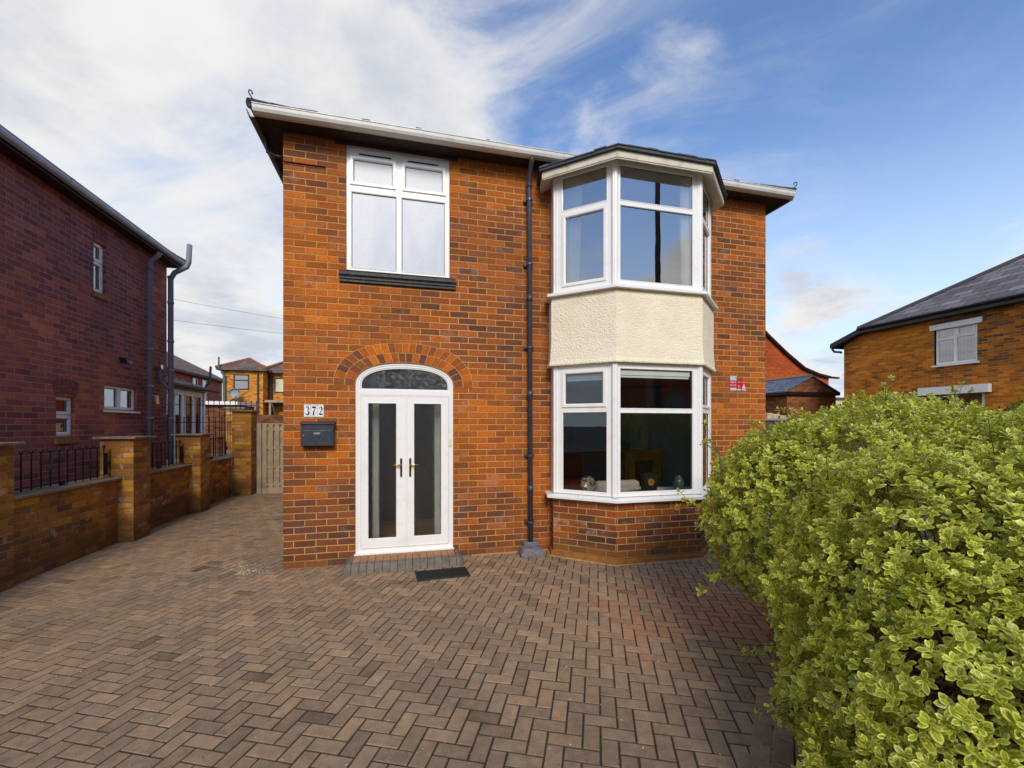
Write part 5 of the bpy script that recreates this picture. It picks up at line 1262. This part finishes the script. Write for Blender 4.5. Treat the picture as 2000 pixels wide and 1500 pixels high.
# ================================================================== FOLIAGE
def leaf_mat(name, mid, edge, var, margin=True, gloss=.32):
    m_, t = mat(name); uv = t.new('ShaderNodeTexCoord').outputs['UV']; u, v, _ = t.sep(uv)
    rnd = t.new('ShaderNodeNewGeometry').outputs['Random Per Island']
    wn = t.new('ShaderNodeTexWhiteNoise', noise_dimensions='1D'); t.put(wn.inputs['W'], t.m('MULTIPLY', rnd, 531.)); r, g, b = t.sep(wn.outputs[1])
    pos = t.new('ShaderNodeTexCoord').outputs['Object']
    c = t.mix(r, lin(mid), lin(var))
    c = t.mix(t.step(t.m('ABSOLUTE', u), .0, .12, .45, 0.), c, lin(edge))       # midrib
    if margin:
        e = t.m('MAXIMUM', t.m('ABSOLUTE', u), t.m('MULTIPLY', t.m('SUBTRACT', v, .55), 2.2))
        e = t.m('ADD', e, t.m('MULTIPLY', t.m('SUBTRACT', t.noise(pos, 95, 2, .5), .5), .7))
        c = t.mix(t.step(e, .46, .74), c, t.mix(g, lin(edge), lin((214, 208, 84))))
    hv = t.step(t.noise(pos, 1.3, 3, .5), .35, .65)
    c = t.mix(t.m('MULTIPLY', hv, .30), c, lin((150, 160, 40)))
    k = t.step(b, 0, 1, .75, 1.2); cc = t.vm('SCALE', c); t.l.new(k, cc.node.inputs[3])
    p = fin(t, cc, gloss, t.bump(t.noise(pos, 160, 2, .5), .0008), spec=.45)
    out = [n for n in m_.node_tree.nodes if n.type == 'OUTPUT_MATERIAL'][0]
    tl = t.new('ShaderNodeBsdfTranslucent'); t.l.new(t.mix(.3, cc, lin((190, 200, 30))), tl.inputs[0]); mx = t.new('ShaderNodeMixShader'); mx.inputs[0].default_value = .28
    t.l.new(p.outputs[0], mx.inputs[1]); t.l.new(tl.outputs[0], mx.inputs[2]); t.l.new(mx.outputs[0], out.inputs[0]); return m_
M['leaf'] = leaf_mat('variegated leaf', (132, 152, 32), (250, 242, 120), (160, 172, 44))
M['dark_leaf'] = leaf_mat('green leaf', (64, 92, 30), (110, 130, 50), (84, 108, 36), margin=False)

def leaves(tips, dirs, per, size, width, name, m_, parent, spread=(30, 75), seed=1):
    """rosettes of curved leaves at twig tips; one mesh"""
    rg_ = np.random.default_rng(seed); N = len(tips)*per
    T_ = np.repeat(tips, per, 0); D = np.repeat(dirs, per, 0); D = D/np.linalg.norm(D, axis=1)[:, None]
    rv = rg_.normal(size=(len(tips), 3)); rv = np.repeat(rv, per, 0); A1 = np.cross(D, rv); A1 /= np.linalg.norm(A1, axis=1)[:, None]; A2 = np.cross(D, A1)
    k = np.tile(np.arange(per), len(tips)); ph = k*2.4+rg_.normal(0, .25, N); el = np.radians(spread[0]+(spread[1]-spread[0])*(k+.5)/per+rg_.normal(0, 9, N))
    rad = A1*np.cos(ph)[:, None]+A2*np.sin(ph)[:, None]
    L = D*np.cos(el)[:, None]+rad*np.sin(el)[:, None]; Wd = np.cross(D, rad); Nn = np.cross(L, Wd); Nn /= np.linalg.norm(Nn, axis=1)[:, None]
    # upper face looks outward/up
    sgn = np.sign((Nn*D).sum(1)); sgn[sgn == 0] = 1; Nn *= sgn[:, None]
    ln = size*(.55+.45*(k+1)/per)*rg_.uniform(.75, 1.2, N); wd = ln*width*rg_.uniform(.85, 1.15, N); cv_ = rg_.uniform(.05, .32, N); cup = rg_.uniform(.05, .28, N); wv = rg_.uniform(-.10, .10, (N, 4))
    base = T_-D*(.010*k[:, None]/per*4)*(size/.05)
    rows = [(.0, .10), (.28, .72), (.55, 1.0), (.80, .82), (1.0, .12)]
    V = np.zeros((N, 15, 3)); UV = np.zeros((15, 2)); i = 0
    for ri, (s_, w_) in enumerate(rows):
        cen = base+L*(ln*s_)[:, None]-Nn*(ln*cv_*s_*s_)[:, None]
        for side in (-1, 0, 1):
            wob = wv[:, (ri+side) % 4] if side else 0
            V[:, i] = cen+Wd*(side*w_*wd*.5)[:, None]+Nn*((abs(side)*cup*wd*.5*w_)+(wob*wd if side else 0))[:, None]; UV[i] = (side, s_); i += 1
    f = []
    for r_ in range(4):
        for s_ in range(2): a = r_*3+s_; f.append((a, a+1, a+4, a+3))
    f = np.array(f); F_ = (f[None]+(np.arange(N)*15)[:, None, None]).reshape(-1, 4)
    off = np.array(OFF[parent.name]) if parent else 0
    me = bpy.data.meshes.new(name); VV = (V.reshape(-1, 3)-off).astype(np.float32); me.vertices.add(len(VV)); me.vertices.foreach_set('co', VV.ravel())
    me.loops.add(F_.size); me.loops.foreach_set('vertex_index', F_.ravel().astype(np.int32)); me.polygons.add(len(F_)); me.polygons.foreach_set('loop_start', np.arange(0, F_.size, 4, dtype=np.int32)); me.polygons.foreach_set('loop_total', np.full(len(F_), 4, dtype=np.int32))
    uv = me.uv_layers.new(name='UVMap'); uvd = np.tile(UV[f].reshape(-1, 2), (N, 1)).astype(np.float32); uv.data.foreach_set('uv', uvd.ravel())
    me.polygons.foreach_set('use_smooth', np.ones(len(F_), dtype=bool)); me.update(calc_edges=True); me.materials.append(m_)
    o = bpy.data.objects.new(name, me); col.objects.link(o); o.parent = parent; OFF[o.name] = OFF[parent.name] if parent else Vector((0, 0, 0)); return o
def cw(X, Z, h):   # metres right of, in front of the photographer's standpoint -> world (used once, to lay out the planting bed)
    return np.array((1.458+X*math.cos(TH)+Z*math.sin(TH), -5.859-X*math.sin(TH)+Z*math.cos(TH), h))
def bush(blobs, n, seed, noise_amp=.12, shell=(.80, 1.02)):
    """twig tips over a union of ellipsoids"""
    rg_ = np.random.default_rng(seed); C = np.array([b[0] for b in blobs]); Rr = np.array([b[1] for b in blobs])
    area = np.array([(r[0]*r[1]+r[1]*r[2]+r[0]*r[2])/3 for r in Rr]); pr = area/area.sum(); tips, dirs = [], []
    while len(tips) < n:
        i = rg_.choice(len(blobs), p=pr); d_ = rg_.normal(size=3); d_ /= np.linalg.norm(d_)
        nz_ = mnoise.noise(Vector(d_*2.1+C[i]))*noise_amp*2+mnoise.noise(Vector(d_*5.3+C[i]*2))*noise_amp
        s_ = rg_.uniform(*shell)+nz_; p = C[i]+d_*Rr[i]*s_
        if p[2] < .05: continue
        ins = False
        for j in range(len(blobs)):
            if j != i and (((p-C[j])/Rr[j])**2).sum() < .62: ins = True; break
        if ins: continue
        g = d_/Rr[i]; g /= np.linalg.norm(g); dd_ = g+np.array((0, 0, .35))+rg_.normal(0, .28, 3); tips.append(p); dirs.append(dd_)
    return np.array(tips), np.array(dirs)
hg = thing('variegated_hedge', tuple(cw(3.0, 2.8, 0)), 'large variegated green and cream leaved bush filling the lower right foreground', 'bush')
blobs = [(cw(3.05, 3.35, 1.02), (1.30, 1.0, .97)), (cw(2.24, 3.50, 1.00), (.64, .62, .74)), (cw(2.35, 2.35, .82), (.86, .78, .86)), (cw(3.4, 2.5, 1.05), (1.1, .9, .88)),
         (cw(1.95, 1.75, .55), (.66, .6, .66)), (cw(2.9, 1.8, .85), (.95, .7, .82)), (cw(2.6, 4.0, 1.15), (.75, .6, .66)), (cw(3.5, 3.9, 1.25), (1.2, .8, .82)), (cw(4.6, 3.2, 1.1), (1.2, 1.1, .95)), (cw(1.86, 2.15, .36), (.50, .45, .42)), (cw(1.62, 1.55, .30), (.50, .45, .45)), (cw(2.55, 2.9, .45), (.75, .7, .45))]
tips, dirs = bush(blobs, 15500, 3, noise_amp=.075, shell=(.86, 1.02))
leaves(tips, dirs, 8, .048, .54, 'foliage', M['leaf'], hg, seed=5)
tips2, dirs2 = bush([(c, tuple(np.array(r)*.80)) for c, r in blobs], 3200, 9, shell=(.85, 1.))
leaves(tips2, dirs2, 8, .055, .52, 'foliage', M['leaf'], hg, seed=6)
def stems(parent, blobs, roots, n, seed, m_, r0=.014):
    rg_ = np.random.default_rng(seed); mb = MB()
    for _ in range(n):
        i = rg_.integers(len(blobs)); c, r_ = np.array(blobs[i][0]), np.array(blobs[i][1]); d_ = rg_.normal(size=3); d_[2] = abs(d_[2])*.8+.0; d_ /= np.linalg.norm(d_); e = c+d_*r_*rg_.uniform(.5, .86)
        b = np.array(roots[rg_.integers(len(roots))])+np.append(rg_.normal(0, .08, 2), 0); m1 = b*.45+c*.55+rg_.normal(0, .10, 3)
        pts = [b, b*.5+m1*.5+np.array((0, 0, .1)), m1, m1*.5+e*.5+rg_.normal(0, .05, 3), e]
        mb.tube(pts, [r0, r0*.8, r0*.55, r0*.35, r0*.15], 5, caps=False)
        for _k in range(4):
            q = m1*.4+e*.6; e2 = e+rg_.normal(0, .16, 3); mb.tube([q, (q+e2)/2+rg_.normal(0, .02, 3), e2], [r0*.3, r0*.22, r0*.1], 4, caps=False)
    return mb.build('stems', m_, parent, weld=False)
stems(hg, blobs, [cw(2.9, 2.9, 0), cw(3.3, 3.2, 0), cw(2.6, 2.4, 0), cw(3.9, 3.0, 0)], 150, 4, M['bark'])
# a few longer shoots poking out of the bush
def shoots(parent, spec, seed):
    rg_ = np.random.default_rng(seed); tp, dr = [], []
    for a, b in spec:
        mb = MB()
        a, b = np.array(a), np.array(b); mid = (a+b)/2+rg_.normal(0, .02, 3); mb.tube([a, mid, b], [.004, .003, .0018], 5, caps=False)
        for t_ in np.linspace(.25, 1, 6): tp.append(a+(b-a)*t_+rg_.normal(0, .012, 3)); dr.append((b-a)/np.linalg.norm(b-a)*.6+rg_.normal(0, .35, 3)+np.array((0, 0, .4)))
        for _ in range(2):
            e = b+rg_.normal(0, .07, 3); mb.tube([mid, (mid+e)/2, e], [.0025, .002, .0015], 4, caps=False); tp.append(e); dr.append(e-mid+np.array((0, 0, .1)))
        mb.build('shoot', M['bark'], parent, weld=False)
    leaves(np.array(tp), np.array(dr), 7, .045, .5, 'foliage', M['leaf'], parent, seed=seed)
shoots(hg, [(cw(1.75, 3.6, 1.0), cw(1.42, 3.55, 1.18)), (cw(1.8, 3.6, .85), cw(1.50, 3.5, .98)), (cw(1.8, 3.4, .6), cw(1.50, 3.3, .62)), (cw(2.2, 3.6, 1.6), cw(2.05, 3.6, 1.82)), (cw(2.5, 3.8, 1.7), cw(2.45, 3.8, 1.93)), (cw(3.0, 3.4, 1.85), cw(2.95, 3.4, 2.10)), (cw(3.3, 3.2, 1.85), cw(3.28, 3.2, 2.07)), (cw(1.6, 3.3, 1.4), cw(1.55, 3.4, 1.68)),
            (cw(1.55, 2.2, .35), cw(1.36, 2.2, .30)), (cw(1.35, 1.8, .30), cw(1.17, 1.8, .28)), (cw(1.9, 3.0, .25), cw(1.62, 3.0, .20)), (cw(2.6, 3.0, 1.7), cw(2.52, 3.0, 1.90)), (cw(2.1, 2.8, 1.35), cw(2.0, 2.8, 1.52))], 21)
# darker shrubs by the corner house
for (x, y, z, r_, lb, sd) in ((17.6, 1.6, 1.15, (1.5, 1.7, 1.35), 'dark green bush against the corner house wall at the far right edge', 31),):
    sb = thing('green_bush', (x, y, 0), lb, 'bush'); bl = [((x, y, z), r_), ((x+.6, y+1.5, z*.8), tuple(q*.7 for q in r_)), ((x, y-1.8, z*1.1), r_)]
    tp, dr = bush(bl, 2600, sd, .2); leaves(tp, dr, 7, .11, .45, 'foliage', M['dark_leaf'], sb, seed=sd); stems(sb, bl, [(x, y, 0)], 30, sd, M['bark'], .03)

# ================================================================== BEHIND THE PHOTOGRAPHER (seen in the window reflections)
tpole = thing('telegraph_pole', (9.6, -8.44, 0), 'tall dark wooden pole on the pavement reflected in the upper bay window', 'pole')
MB().tube([(9.6, -8.44, -.05), (9.6, -8.44, 12.5)], [.11, .075], 12).build('post', plain('tarred timber', (52, 42, 36), .8, .2, 5), tpole)
ml = thing('brick_hall', (10, -27, 0), 'long red brick hall with arched windows across the road, seen only reflected', 'building')
mb = MB().box((-14, -32, 0), (48, -24, 6.6)); mb.build('wall', M['red_brick'], ml)
for k in range(9):
    x = -10+k*6.2; pts = [(x-.9, 1.6), (x+.9, 1.6), (x+.9, 3.4)]+[(x+.9*math.cos(a), 3.4+.9*math.sin(a)) for a in np.linspace(0, math.pi, 9)[1:-1]]+[(x-.9, 3.4)]
    f_ = MB().prism(pts, .0, .03, lambda a, b, c: Vector((a, -24+c, b))).build('window', M['room_dark'], ml); MB().box((x-2.4, -24, 0), (x-1.9, -23.8, 6.4)).build('pilaster', M['sand_paint'], ml)
hip_roof('roof', ml, -14.4, 48.4, -32.4, -23.6, 6.6, .22, M['slate'], None)
